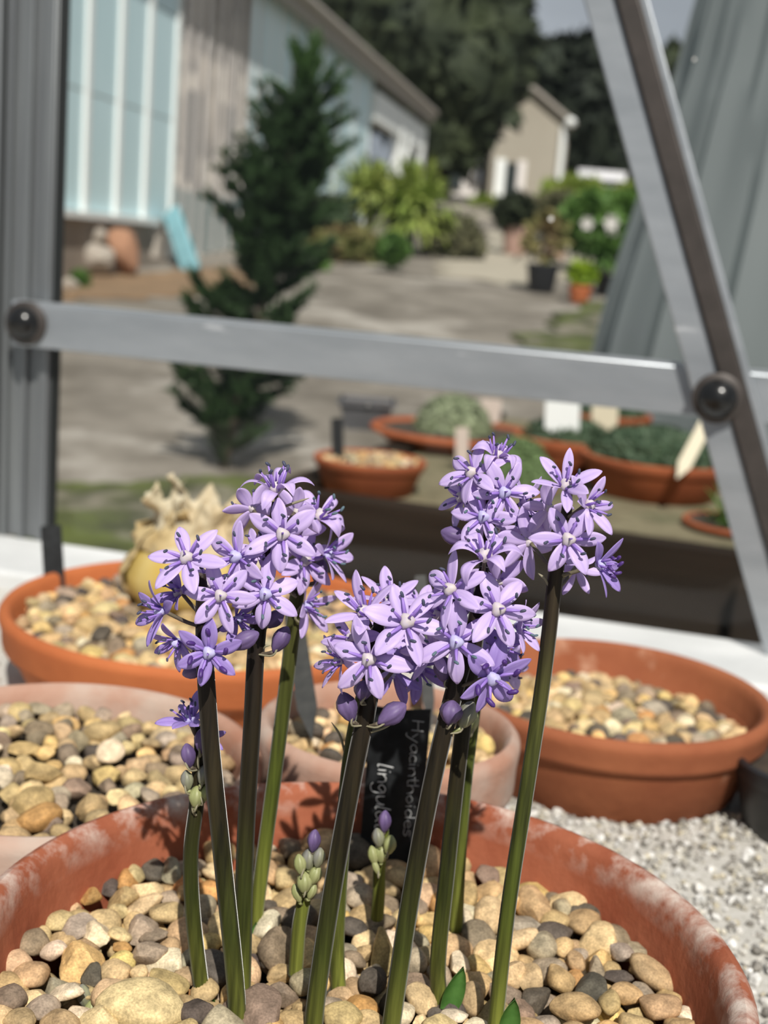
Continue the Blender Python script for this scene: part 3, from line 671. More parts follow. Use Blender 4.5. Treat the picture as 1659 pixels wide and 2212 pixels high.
def cushion(name, label, c, r, h, m, n, leaf, group='plants in the raised bed'):
    e = empty(name, c, label, 'plant', group)
    mb = MB(); rn = random.Random(int(c.x*1000))
    V, F = lathe([(r*math.cos(a), h*math.sin(a)) for a in [math.pi/2*i/7 for i in range(8)]], 24)
    MB().add([c + v*.93 for v in V], F).build('mound', m, e)
    for _ in range(n):
        a, q = rn.uniform(.05, 1.45), rn.uniform(0, 6.28); d = Vector((math.cos(a)*math.cos(q), math.cos(a)*math.sin(q), math.sin(a)))
        p_ = c + Vector((d.x*r, d.y*r, d.z*h)) * rn.uniform(.92, 1.03)
        for k in range(5):
            t = d.orthogonal().normalized(); t.rotate(Matrix.Rotation(k*1.257 + rn.random(), 3, d)); b_ = d.cross(t)*leaf*.28; tip = p_ + (t + d*rn.uniform(.4, 1.0)).normalized()*leaf
            mb.add([p_ - b_, p_ + b_, tip], [(0, 1, 2)])
    mb.build('leaves', m, e, smooth=False, sharp=None); return e
def tag_label(name, label, p, q, wpx, m, face=None, thick=.0012, group=None, lean=None):
    """flat plant tag from p (bottom, in the gravel) to q (top)"""
    ax = q - p; fw = (CAM - p); fw.z = 0; fw.normalize(); sx = ax.normalized().cross(fw).normalized(); n_ = sx.cross(ax.normalized())
    hw = px(wpx/2, p); mb = MB(); V = []
    for n0 in (-thick/2, thick/2): V += [p - ax*.35 + n_*n0, p - ax*.05 - sx*hw + n_*n0, q - ax*.03 - sx*hw + n_*n0, q - sx*hw*.85 + n_*n0, q + sx*hw*.85 + n_*n0, q - ax*.03 + sx*hw + n_*n0, p - ax*.05 + sx*hw + n_*n0]
    F = [tuple(range(7)), tuple(range(7, 14))[::-1]] + [(i, 7+i, 7+(i+1) % 7, (i+1) % 7) for i in range(7)]
    o = mb.add(V, F).build(name, m, origin=p, smooth=False); return tag(o, label, 'plant label', group)
GO = 'terracotta pots in the raised bed'
def out_pot(u, vr, wp, Y, label, m='terra_out', rimh=.25):
    c = PY(u, vr, Y); r = px(wp/2, c); h = c.z - ZBED; b = Vector((c.x, Y, ZBED)); lathe_pot('terracotta_pot', label, b, r, h, T[m], GO, rimh=rimh); return b, r, h
b1, r1, h1 = out_pot(800, 988, 248, 1.775, 'small gravel filled terracotta pot nearest in the raised bed')
b2, r2, h2 = out_pot(985, 925, 375, 2.27, 'wide terracotta pan with silvery cushion at the back of the bed')
b3, r3, h3 = out_pot(1110, 1045, 190, 1.90, 'small terracotta pot holding the bright green cushion')
b4, r4, h4 = out_pot(1225, 942, 230, 2.10, 'dark red terracotta pot with the square white label', rimh=.3)
b5, r5, h5 = out_pot(1420, 985, 330, 1.93, 'large orange terracotta pot with dark cushion at the bed right')
b6, r6, h6 = out_pot(1600, 1128, 250, 1.70, 'low terracotta pot by the bed edge, partly behind the metal bar')
b7, r7, h7 = out_pot(1310, 890, 200, 2.52, 'terracotta pot at the back of the bed behind the metal bar')
cushion('cushion_saxifrage', 'silvery green cushion plant in the wide back pan', b2 + ZU*(h2*.86) + Vector((-.005, 0, 0)), px(78, b2), px(70, b2), T['sage'], 420, .013)
cushion('cushion_sedum', 'bright grey green cushion in the small pot behind the flowers', b3 + ZU*(h3*.85), r3*.86, px(95, b3), T['sedum'], 420, .012)
cushion('houseleek', 'dark green leafy cushion behind the square white label', b4 + ZU*(h4*.82), r4*.8, px(45, b4), T['semper'], 200, .016)
cushion('houseleek', 'dark green cushion filling the large orange pot', b5 + ZU*(h5*.84) + Vector((.0, .02, 0)), r5*.86, px(62, b5), T['semper'], 460, .016)
cushion('houseleek', 'dark green tuft in the back pot behind the metal bar', b7 + ZU*(h7*.82), r7*.8, px(50, b7), T['semper'], 200, .016)
frond_plant_base = b6 + ZU*h6*.8
e = empty('grassy_plant', frond_plant_base, 'fresh green tufted plant in the low pot by the bed edge', 'plant', 'plants in the raised bed')
mb = MB(); rn = random.Random(5)
for i in range(90):
    q = rn.uniform(0, 6.28); el = rn.uniform(.2, 1.4); d = Vector((math.cos(q)*math.cos(el), math.sin(q)*math.cos(el), math.sin(el))); s = d.cross(ZU).normalized()*.0035
    Lr = rn.uniform(.04, .075); p_ = frond_plant_base + Vector((rn.uniform(-.02, .02), rn.uniform(-.02, .02), 0))
    mb.add([p_ - s, p_ + s, p_ + d*Lr*.6 + s, p_ + d*Lr*.6 - s, p_ + d*Lr - ZU*Lr*.15], [(0, 1, 2, 3), (3, 2, 4)])
mb.build('blades', T['shrub_g'], e, smooth=False, sharp=None)
MB().tube([frond_plant_base - ZU*.005, frond_plant_base + ZU*.012], .012, 10).build('crown', T['bract'], e)
cc = PY(812, 905, 2.30); b8 = Vector((cc.x - .02, 2.42, ZBED)); square_pot('plastic_pot', 'dark grey square plastic pot behind the wide back pan', b8, .05, cc.z + .02 - ZBED, T['greypot'], 'plastic pots in the raised bed')
GL = 'plant labels in the raised bed'
p = PY(730, 985, 1.76); tag_label('plant_label', 'black label standing in the nearest outdoor pot', p, PY(728, 903, 1.76), 26, T['black_lab'], group=GL)
p = PY(1000, 985, 2.02); p = Vector((p.x, 2.02, ZBED + .01)); tag_label('plant_label', 'beige label upright in front of the wide back pan', p, PY(998, 923, 2.02), 28, T['pink_lab'], group=GL)
p = PY(1213, 938, 2.05); tag_label('plant_label', 'square white label in the dark red pot', p, PY(1216, 866, 2.05), 74, T['white_lab'], group=GL)
p = PY(1305, 925, 2.3); tag_label('plant_label', 'cream label right of the square white label', p, PY(1308, 868, 2.3), 56, T['cream_lab'], group=GL)
p = PY(1480, 1000, 1.80); tag_label('plant_label', 'long cream label leaning over the large orange pot', p, PY(1530, 905, 1.88), 30, T['cream_lab'], group=GL)
p = PY(1058, 905, 2.3); tag_label('plant_label', 'pale grey label behind the silvery cushion', p, PY(1062, 862, 2.3), 44, T['pink_lab'], group=GL)

# ================================================================== GREENHOUSE WALL
WT = Vector((1, -.25, 0)).normalized(); WN = Vector((-WT.y, WT.x, 0))      # along the wall, outward
W0 = Vector((0, 1.034, CZ)); 
ZB = CZ - .2865                   # bench sand level
def PW(u, v, off=0): return PPL(u, v, WN, WN.dot(W0) + off)
def wbox(a, b_, half_h, n0, n1_, m, name, parent, ends=0, **k):
    """bar in the wall plane from a to b, half width half_h, depth n0..n1 along the wall normal"""
    ax = (b_ - a); ax -= WN*ax.dot(WN); L_ = ax.length; ax.normalize(); up_ = WN.cross(ax)
    mb = MB(); mb.box((a+b_)/2 + WN*(n0+n1_)/2, ax*(L_/2 + ends), up_*half_h, WN*(n1_-n0)/2)
    o = mb.build(name, m, parent, smooth=False); bv = o.modifiers.new('bevel', 'BEVEL'); bv.width = min(.0015, half_h*.3); bv.segments = 2; return o
# sill
sa, sb = PZ(-700, 1078, ZB + .014), PZ(2300, 1512, ZB + .014)
mb = MB(); c = (W0 + WT*0); c = Vector((0, 1.034, ZB + .002))
mb.box(c - WN*.055, WT*1.3, WN*.055, ZU*.012)
sill = mb.build('trim_5', T['white_sill'], origin=c, smooth=False); bv = sill.modifiers.new('bevel', 'BEVEL'); bv.width = .004; bv.segments = 2
tag(sill, 'white painted sill along the back of the bench', kind='structure')
mb = MB(); c = Vector((0, 1.034, ZB - .45)); mb.box(c + WN*.0, WT*1.3, WN*.03, ZU*.437); tag(mb.build('wall_back', T['white_sill'], origin=c, smooth=False), kind='structure')
# left post
pa, pb = PW(80, -260), PW(28, 1262); pa.x = pb.x = (pa.x + pb.x)/2; pa.y = pb.y = (pa.y+pb.y)/2
pb.z = ZB + .014; pa.z = CZ + .30
post = empty('window_post', pb, 'upright grey aluminium glazing post at the left of the window', 'window post')
wl = PW(-60, 600); wr = PW(114, 600); half = (wr - wl).length/2; mid = (wl + wr)/2
pa = Vector((mid.x, mid.y, pa.z)); pb = Vector((mid.x, mid.y, pb.z))
wbox(pa, pb, half, .0, .008, T['alu'], 'web', post)
wbox(pa + WT*half*.42, pb + WT*half*.42, half*.05, -.006, .0, T['alu'], 'rib', post)
wbox(pa - WT*half*.05, pb - WT*half*.05, half*.05, -.006, .0, T['alu'], 'rib', post)
wbox(pa - WT*half*.5, pb - WT*half*.5, half*.3, -.012, .0, T['alu'], 'flange', post)
wbox(pa + WT*half*.86, pb + WT*half*.86, half*.12, -.004, .0, T['alu'], 'rib', post)
wbox(pa + WT*half*1.07, pb + WT*half*1.07, half*.07, .0, .008, T['rubber'], 'rubber_seal', post)
# horizontal bar
OFFB = -.022
ba, bb = PW(25, 698, OFFB), PW(1659 + 60, 866, OFFB); zb_ = (PW(45, 700, OFFB).z + PW(1500, 847, OFFB).z)/2
ba.z = bb.z = zb_
bar = empty('brace_bar', ba, 'flat grey aluminium bar bolted level across the window', 'metal bar')
hb_ = (PW(760, 722, OFFB) - PW(760, 822, OFFB)).length/2
wbox(ba, bb, hb_, -.0018, .0018, T['alu_bar'], 'flat_plate', bar)
mb = MB(); c = (ba + bb)/2 + ZU*hb_; mb.box(c + WN*.008, (bb-ba)/2, WN*.008, ZU*.0018)
o = mb.build('top_flange', T['alu_bar'], bar, smooth=False)
# sloping bar
OFFD = -.034
da, db = PW(1331, 0, OFFD), PW(1551, 800, OFFD); dd = (db - da).normalized(); da2 = da - dd*.12; db2 = db + dd*.30
diag = empty('sloping_bar', db2, 'sloping grey aluminium glazing bar on the right of the window', 'metal bar')
sxd = WN.cross(dd)
if sxd.x < 0: sxd = -sxd
w1_, w2_, w3_ = .0215, .0155, .0058
wbox(da2 - sxd*w1_/2, db2 - sxd*w1_/2, w1_/2, .0, .004, T['alu_bar'], 'flange', diag)
wbox(da2 + sxd*w2_/2, db2 + sxd*w2_/2, w2_/2, -.004, .004, T['alu_dark'], 'web', diag)  # flat strip coloured dark as the web's shaded side
wbox(da2 + sxd*(w2_ + w3_/2), db2 + sxd*(w2_ + w3_/2), w3_/2, -.001, .004, T['alu_bar'], 'lip', diag)
# bolts
def bolt(u, v, off, label, r=.014):
    c = PW(u, v, off); e = empty('bolt_cap', c, label, 'bolt cap', 'black bolt caps on the frame')
    rot = (-WN).to_track_quat('Z', 'Y').to_matrix()
    def put(prof, name, m):
        V, F = lathe(prof, 28); MB().add([c + rot @ v for v in V], F).build(name, m, e)
    put([(r*1.05, 0), (r, r*.35), (r*.8, r*.8), (r*.45, r*1.02), (0, r*1.1)], 'cap', T['knob'])
    put([(0, -.002), (r*1.3, -.002), (r*1.3, .002), (r*1.0, .004), (0, .004)], 'washer', T['alu_dark'])
bolt(56, 698, OFFB - .004, 'black domed bolt cap where bar meets the left post')
bolt(1550, 860, OFFD - .005, 'black domed bolt cap where bar meets the sloping bar')
# glass panes
def pane(name, pts, label):
    P = [PW(u, v, .018) for u, v in pts]; n = len(P); mb = MB()
    mb.V = [p for p in P] + [p + WN*.003 for p in P]
    mb.F = [tuple(range(n)), tuple(range(n, 2*n))[::-1]] + [(i, n+i, n+(i+1) % n, (i+1) % n) for i in range(n)]; mb.M = [0]*len(mb.F)
    o = mb.build(name, T['glass'], origin=P[0], smooth=False); tag(o, label, kind='structure'); return o
w1 = pane('window_1', [(125, -150), (1300, -150), (1655, 1420), (80, 1215)], 'large clear glass pane with a few pale dots for dust glints')
w2 = pane('window_2', [(1390, -150), (2000, -150), (2000, 1500), (1690, 1430)], 'clear glass pane right of the sloping bar')
for (u, v, wp) in ((1190, 473, 10), (796, 875, 8), (1500, 128, 6)):  # pale dots painted as glints off dust specks on the glass
    c = PW(u, v, .0175); V, F = lathe([(1, 0), (.93, -.5), (.8, -.7), (.6, -.5), (.45, -.25), (0, -.2)], 18); r = px(wp/2, c)
    rot = WN.to_track_quat('Z', 'Y').to_matrix()
    MB().add([c + rot @ (Vector((q.x, q.y, q.z*.3))*r) for q in V], F).build('dust_glint', mat('dust_glint', (.75, .72, .68), .3), w1)

# ================================================================== BENCH
mb = MB(); N1, N2 = 110, 100
def by1(x): return 1.034 - .25*x - .105
for j in range(N2 + 1):
    for i in range(N1 + 1):
        x = -.7 + 1.4*i/N1; y = -.15 + (by1(x) + .15)*j/N2
        z = ZB + .0022*noise.noise(Vector((x*60, y*60, 0))) + .0016*noise.noise(Vector((x*170, y*170, 3)))
        mb.V.append(Vector((x, y, z)))
for j in range(N2):
    for i in range(N1): mb.F.append((j*(N1+1)+i, j*(N1+1)+i+1, (j+1)*(N1+1)+i+1, (j+1)*(N1+1)+i)); mb.M.append(0)
bench = mb.build('bench_grit_bed', T['grit'], origin=(0, .4, ZB), sharp=None); tag(bench, 'bed of coarse white grit covering the greenhouse bench', 'grit', kind='stuff')
mb = MB(); mb.abox(-.7, .7, -.15, .86, ZB - .05, ZB - .012); tag(mb.build('bench_board', T['timber'], origin=(0, .4, ZB - .03), smooth=False), kind='structure')

# ------------------------------------------------------------------ pots on the bench
HF = .197
POTS = {}
def bench_pot(key, cx, cy, r, H, m, label, rimh=.24):
    b = Vector((cx, cy, ZB)); h = .2865 - H; e = empty('terracotta_pot', b, label, 'pot', 'terracotta pots on the bench')
    th = .0085 if r > .07 else .007; zr = h*(1 - rimh)
    mb = MB(); mb.lathe(b, [(0, 0), (r*.80, 0), (r*.83, .002), (r*.945, zr), (r*.945 - th, zr), (r*.83 - th, .008), (0, .008)], 96); mb.build('body', m, e)
    z0 = zr - .001
    prof = [(r*.945 - th, z0), (r*.955, z0), (r*.975, z0 + .0015), (r*.982, z0 + .004), (r*.985, h*.5 + z0*.5), (r, h - .006), (r - .0003, h - .003), (r - .002, h - .0008), (r - .0042, h), (r - th*.75, h - .0008), (r - th*.98, h - .003), (r - th*1.08, h - .007)]
    mb = MB(); mb.lathe(b, prof, 96, closed=True); mb.build('rim', m, e)
    POTS[key] = (b, r - th*1.1, b.z + h); return e
bench_pot('front', .0018, .347, .115, HF, T['terra_front'], 'large worn terracotta pot nearest, holding the flowering bulbs', .36)
bench_pot('right', .138, .715, .093, .235, T['terra_brown'], 'clean brown terracotta pan standing at the right', .35)
bench_pot('left', -.106, .794, .129, .23, T['terra_orange'], 'wide bright orange terracotta pan with the big bare bulb', .42)
bench_pot('ml', -.1245, .492, .0835, .207, T['terra_pale'], 'pale bloomed terracotta pot at the left, full of gravel', .3)
bench_pot('mid', .0094, .534, .0575, .20, T['terra_pale'], 'small pale terracotta pot in the middle behind the flowers', .3)
b = PZ(1745, 1795, ZB); lathe_pot('plastic_pot', 'black plastic pot cut off by the right edge', b, .045, .04, T['blackpot'], cat='pot')

# ------------------------------------------------------------------ gravel
COLS = {'c': (.62, .45, .245), 'b': (.50, .35, .175), 'o': (.50, .27, .10), 'g': (.36, .295, .21), 'd': (.10, .082, .065), 'n': (.25, .185, .125), 'w': (.70, .58, .40), 't': (.45, .32, .165), 'y': (.64, .44, .18)}
CNAME = {'c': 'cream', 'b': 'buff', 'o': 'orange brown', 'g': 'grey', 'd': 'blackish', 'n': 'dull brown', 'w': 'whitish', 't': 'tan', 'y': 'yellow'}
ROUND = [rock_mesh('pebble_round', 100 + i, 3, False, T['stone']) for i in range(8)]
ANG = [rock_mesh('pebble_angular', 200 + i, 3, True, T['stone']) for i in range(8)]
LOW = [rock_mesh('pebble_small', 300 + i, 2, i % 2 == 0) for i in range(8)]
# u, v, width, height, tilt, colour, angular
HAND = [(302,2180,182,112,0,'c',0),(107,1982,78,50,0,'b',0),(40,2032,70,60,0,'n',0),(172,2002,72,60,20,'g',1),(197,1940,55,48,20,'o',1),(225,1910,58,36,0,'d',1),(245,1885,48,54,-20,'o',0),(275,1882,46,44,-30,'c',0),(320,1868,62,55,0,'d',0),(370,1885,48,56,0,'g',1),(267,1937,76,60,30,'b',1),(305,1955,104,44,32,'c',0),(360,1972,76,56,0,'b',1),(210,2017,62,56,0,'w',1),(262,2020,56,36,-15,'c',0),(310,2010,72,64,0,'g',1),(332,2025,62,36,20,'n',1),(262,2042,44,28,0,'o',0),(317,2060,94,62,25,'g',1),(360,2075,108,54,14,'w',1),(180,2080,104,92,0,'y',1),(115,2055,56,42,20,'w',0),(200,2110,52,50,0,'d',1),(252,2095,72,62,0,'c',0),(235,2140,74,70,40,'c',0),(300,2107,36,36,0,'c',0),(360,2120,98,52,-10,'b',0),(145,2150,86,46,20,'w',1),(425,2185,78,60,0,'d',1),(555,2175,150,92,0,'n',1),(600,2052,76,104,0,'n',1),(575,2000,66,58,40,'w',0),(530,2100,62,82,0,'c',0),(480,2000,62,72,0,'c',0),(440,1962,60,58,0,'g',0),(450,1825,72,62,0,'b',0),(630,1785,84,44,10,'t',0),(625,1835,50,54,0,'n',0),(690,1802,82,80,0,'b',0),(722,1782,52,56,0,'y',0),(755,1845,104,84,0,'d',0),(585,1885,52,60,0,'b',0),(615,1902,54,50,0,'b',0),(660,2122,66,62,0,'g',0),(735,2190,92,60,0,'b',0),(775,1937,62,60,0,'g',0),(768,2002,64,42,0,'d',0),(540,1850,60,64,0,'t',1),(470,1880,60,44,0,'c',0),(410,1925,54,44,0,'b',0),(500,1925,56,44,0,'c',0),
(1114,1873,86,50,0,'b',0),(1055,1894,56,60,-20,'n',1),(1209,1894,82,42,0,'y',1),(1267,1937,82,56,15,'c',1),(1156,1958,88,86,0,'b',1),(1013,1934,46,56,0,'b',0),(1058,1984,66,82,0,'c',0),(1214,1963,46,46,0,'g',0),(1262,1995,72,60,0,'b',0),(1294,1968,76,48,0,'d',0),(1199,2011,78,48,10,'d',0),(1119,2035,90,46,25,'c',0),(1294,2032,104,76,15,'c',1),(1368,2005,82,60,0,'n',0),(1410,2048,66,50,-30,'g',1),(1413,2106,114,70,-28,'t',0),(1336,2109,62,36,0,'d',1),(1289,2096,36,60,0,'g',1),(1281,2138,78,66,0,'d',1),(1246,2080,42,50,0,'b',0),(1217,2050,46,42,0,'b',0),(1170,2050,62,66,0,'g',0),(1209,2117,68,56,-20,'b',0),(1151,2112,66,62,-30,'t',1),(1108,2106,52,82,0,'c',1),(1241,2180,104,62,0,'t',0),(1352,2148,72,46,0,'b',0),(1424,2180,94,56,10,'t',0),(1315,2170,50,52,50,'b',0),(912,2164,80,58,-40,'c',0),(981,2196,62,32,0,'w',0),(1024,2154,52,84,0,'t',0),(992,2085,52,58,30,'w',1),(1002,1992,42,50,0,'w',0),(897,2085,46,72,0,'g',0),(828,2062,56,124,0,'t',1),(923,1868,72,92,0,'b',0),(870,1895,70,60,0,'t',0),(1100,2020,40,40,0,'n',0),(1340,2060,60,46,0,'g',0),(800,2130,50,60,0,'d',1),(70,2105,80,56,0,'b',0),(25,2080,70,54,0,'c',0),(20,2160,70,60,0,'n',0),(90,2170,74,60,0,'g',0),(40,2200,70,50,0,'t',0),(1130,2180,70,54,0,'n',1),(860,2190,70,56,0,'w',0)]
rn = random.Random(11)
def place_stone(name, me, loc, scl, rot, colr, label, group):
    o = link(name, me); o.location = loc; o.scale = scl; o.rotation_euler = rot; o.color = (*colr, 1); tag(o, label, 'pebble', group); return o
def jit(c, k=.16):
    f = 1 + rn.uniform(-k, k); return tuple(max(.02, min(.8, x*f*(1 + rn.uniform(-.06, .06)))) for x in c)
fb, fr, frz = POTS['front']; ZG = frz - .021
placed = []
LM = [(n_, PZ(u, v, ZG)) for n_, u, v in (('the short left stem', 440, 2172), ('the crossing stems', 515, 2235), ('the olive green stem', 548, 2022), ('the left bud spike', 638, 2108), ('the thick front stem', 672, 2270), ('the slender hidden stem', 732, 2160), ('the middle bud spike', 814, 1985), ('the written label', 838, 1835), ('the second thick stem', 840, 2270), ('the tallest stem', 952, 2175), ('the pale rear stem', 984, 2010), ('the right stem', 1066, 2250), ('the low left bud', 196, 2270), ('the largest cream stone', 302, 2180), ('the big blackish stone', 755, 1845), ('the tall brown stone', 600, 2052), ('the big yellow stone', 180, 2080))]
for n_, a_ in (('the right wall', 0), ('the right back wall', 35), ('the wall right of the label', 65), ('the wall left of the label', 105), ('the left back wall', 140), ('the left wall', 172)):
    LM.append((n_, Vector((fb.x + math.cos(R(a_))*fr, fb.y + math.sin(R(a_))*fr, ZG))))
used = {}
def stone_label(x, y, r, ck, an, pot):
    sz = 'small' if r < .0058 else 'mid-sized' if r < .0082 else 'large'; sh = 'angular' if an else 'rounded'
    if pot == 'front':
        cand = sorted(LM, key=lambda q: (q[1].x - x)**2 + (q[1].y - y)**2)
        opts = []
        for n_, q in cand[:3]:
            dx, dy = x - q.x, y - q.y
            rel = ('right of' if dx > 0 else 'left of') if abs(dx) > abs(dy) else ('behind' if dy > 0 else 'in front of')
            if 'wall' in n_: rel = 'near'
            opts.append(f"{sz} {sh} {CNAME[ck]} pebble {rel} {n_} in the nearest pot")
    else:
        dx, dy = (x - mb_.x)/mr_, (y - mb_.y)/mr_
        hz_ = 'left' if dx < -.3 else 'right' if dx > .3 else 'middle'; vt = 'back' if dy > .3 else 'front' if dy < -.3 else 'centre'
        opts = [f"{sz} {sh} {CNAME[ck]} pebble at the {vt} {hz_} of the pale left pot", f"{sz} {sh} {CNAME[ck]} pebble, {'inner' if math.hypot(dx, dy) < .6 else 'outer'} {vt} {hz_} of the pale left pot"]
    for o in opts:
        if o not in used: used[o] = 1; return o
    return opts[0]
for (u, v, wp, hp, tl, ck, an) in HAND:
    p = PZ(u, v, ZG)
    d = Vector((p.x - fb.x, p.y - fb.y)); a = px(wp/2, p); bb_, cc_ = px(hp/2, p)*1.3, px(hp/2, p)*.80
    cc_ = min(cc_, .0085); bb_ = min(bb_, a*1.5)
    lim = fr - max(a, bb_)*.75
    if d.length > lim: d *= lim/d.length; p.x, p.y = fb.x + d.x, fb.y + d.y
    placed.append((p.x, p.y, (a + bb_)/2*.92))
    me = (ANG if an else ROUND)[rn.randrange(8)]
    lb = None
    if ck == 'c' and wp > 150: lb = 'largest flat cream stone, low left in the nearest pot beside a bud'
    elif wp > 140: lb = 'largest rough brown stone at the foot of the crossing stems'
    elif (u, v) == (755, 1845): lb = 'big rounded blackish stone behind the stems at the foot of the written label'
    elif (u, v) == (600, 2052): lb = 'tall rough brown stone just right of the crossing stems'
    elif (u, v) == (180, 2080): lb = 'large yellow angular stone in the left half of the nearest pot'
    lb = lb or stone_label(p.x, p.y, (a + bb_)/2, ck, an, 'front')
    place_stone('pebble', me, Vector((p.x, p.y, ZG + rn.uniform(-.001, .001))), (a*1.08, bb_*1.08, cc_*1.1), (rn.uniform(-.12, .12), R(-tl) if abs(tl) > 5 else rn.uniform(-.15, .15), rn.uniform(-.25, .25)), jit(COLS[ck], .1), lb, 'pebbles in the nearest pot')
def fill(bx, by, rad, n, rmin, rmax, keep, tol, tries=9000, ycut=None):
    outp = []; k = 0
    while len(outp) < n and k < tries:
        k += 1; q = rn.uniform(0, 6.283); d = math.sqrt(rn.random())*rad; r = rn.uniform(rmin, rmax) if k < tries*.6 else rmin*rn.uniform(.7, 1)
        x, y = bx + math.cos(q)*(d - r*.6), by + math.sin(q)*(d - r*.6)
        if ycut and y < ycut: continue
        if all((x-a)**2 + (y-b_)**2 > ((r + c_)*tol)**2 for a, b_, c_ in keep): keep.append((x, y, r)); outp.append((x, y, r))
    return outp
PAL = 'ccccbbbbbbtttttyyogggnnnddww'
ycut = PZ(830, 2260, ZG).y
fl = fill(fb.x, fb.y, fr, 185, .0042, .0078, placed, .74, 14000, ycut)
for (x, y, r) in fl:
    ck = rn.choice(PAL); an = rn.random() < .4; dd_ = math.hypot(x - fb.x, y - fb.y)/fr
    place_stone('pebble', (ANG if an else ROUND)[rn.randrange(8)], Vector((x, y, ZG - .0022 + rn.uniform(-.0015, .001))), (r*rn.uniform(1, 1.3), r*rn.uniform(.9, 1.15), r*rn.uniform(.65, .9)), (rn.uniform(-.35, .35), rn.uniform(-.35, .35), rn.uniform(0, 6.28)), jit(COLS[ck]),
                stone_label(x, y, r, ck, an, 'front'), 'pebbles in the nearest pot')
n_front = len(HAND) + len(fl)
def gravel_stuff(key, zg, n, rmin, rmax, label, layers=2, keep=None, dark=.12):
    b_, rad, rz = POTS[key]; mb = MB(); rad -= .35*max(0, rz - zg - .008)
    V, F = lathe([(0, 0), (rad*.6, .0), (rad - .001, -.001), (rad - .006, -.02), (0, -.02)], 48)
    mb.add([v + Vector((b_.x, b_.y, zg - .007)) for v in V], F, c=(.05, .04, .03))
    for ly in range(layers):
        kp = list(keep) if keep and ly == layers - 1 else []
        for (x, y, r) in fill(b_.x, b_.y, rad, n, rmin, rmax, kp, .72 if ly else .62, n*40):
            me = LOW[rn.randrange(8)]; ck = rn.choice(PAL); c = jit(COLS[ck])
            rot = Matrix.Rotation(rn.uniform(0, 6.28), 3, 'Z') @ Matrix.Rotation(rn.uniform(-.5, .5), 3, 'X') @ Matrix.Rotation(rn.uniform(-.5, .5), 3, 'Y')
            s = Vector((r*rn.uniform(1, 1.35), r*rn.uniform(.85, 1.1), r*rn.uniform(.65, .95)))
            z = zg - .0035*(layers - 1 - ly) + rn.uniform(-.001, .0022) - (0 if ly else .001)
            mb.add([rot @ Vector((q.co.x*s.x, q.co.y*s.y, q.co.z*s.z)) + Vector((x, y, z)) for q in me.vertices], [tuple(pg.vertices) for pg in me.polygons], c=c)
    o = mb.build('gravel', T['stone_mix'], origin=Vector((b_.x, b_.y, zg)), sharp=35); return tag(o, label, 'gravel', kind='stuff')
gravel_stuff('front', ZG - .0075, 260, .0045, .007, 'gravel bed under the pebbles of the nearest pot', 1)
# left-middle pot: nearest pebbles singly
mb_, mr_, mz_ = POTS['ml']; ZML = mz_ - .0085
kp = []
fl = fill(mb_.x, mb_.y, mr_, max(0, 300 - n_front), .0042, .0082, kp, .72, 9000)
for (x, y, r) in fl:
    ck = rn.choice(PAL); an = rn.random() < .45
    side = 'toward the back' if y > mb_.y + .015 else 'at the front'
    hz = .004*max(0, 1 - math.hypot(x - mb_.x, y - mb_.y)/mr_)
    place_stone('pebble', (ANG if an else ROUND)[rn.randrange(8)], Vector((x, y, ZML + hz + rn.uniform(-.001, .0015))), (r*rn.uniform(1, 1.3), r*rn.uniform(.9, 1.15), r*rn.uniform(.6, .9)), (rn.uniform(-.4, .4), rn.uniform(-.4, .4), rn.uniform(0, 6.28)), jit(COLS[ck]),
                stone_label(x, y, r, ck, an, 'ml'), 'pebbles in the pale left pot')
gravel_stuff('ml', ZML - .001, 170, .004, .0065, 'gravel between the pebbles of the pale left pot', 1)
gravel_stuff('mid', POTS['mid'][2] - .012, 110, .0035, .0062, 'buff gravel filling the small middle pot')
gravel_stuff('left', POTS['left'][2] - .011, 330, .0045, .0085, 'buff gravel filling the wide orange pan')
gravel_stuff('right', POTS['right'][2] - .022, 190, .0045, .0088, 'buff gravel filling the brown pan at right')
POTS['o1'] = (b1, r1*.86, b1.z + h1)
gravel_stuff('o1', b1.z + h1*.93, 130, .004, .007, 'pale gravel in the nearest outdoor pot', 1)
# loose grit grains on the bench
mb = MB(); rg = random.Random(4)
V0, F0 = LOW[1].vertices, [tuple(p.vertices) for p in LOW[1].polygons]
bm = bmesh.new(); bmesh.ops.create_icosphere(bm, subdivisions=1, radius=1); IV = [v.co.copy() for v in bm.verts]; IF = [tuple(v.index for v in f.verts) for f in bm.faces]; bm.free()
def inpot(x, y): return any((x - b_.x)**2 + (y - b_.y)**2 < (r_*.86)**2 for k, (b_, r_, z_) in POTS.items() if k != 'o1')
cnt = 0
while cnt < 7500:
    x, y = (rg.uniform(.03, .36), rg.uniform(.26, .66)) if rg.random() < .82 else (rg.uniform(-.4, .4), rg.uniform(.3, .86))
    if inpot(x, y): continue
    cnt += 1; r = rg.uniform(.0008, .0021) if rg.random() < .9 else rg.uniform(.002, .0034); c = rg.choice(((.58, .56, .51), (.66, .64, .60), (.50, .47, .40), (.52, .47, .36), (.34, .32, .29), (.72, .71, .68), (.24, .225, .20)))
    rot = Matrix.Rotation(rg.uniform(0, 6.28), 3, 'Z') @ Matrix.Rotation(rg.uniform(-1, 1), 3, 'X')
    mb.add([rot @ Vector((v.x*r*rg.uniform(.7, 1.3), v.y*r, v.z*r*.8)) + Vector((x, y, ZB + r*.35 + .001)) for v in IV], IF, c=c)
tag(mb.build('loose_grit', T['grit_g'], origin=Vector((.15, .45, ZB)), smooth=False, sharp=None), 'loose white grit grains scattered over the bench', 'grit', kind='stuff')

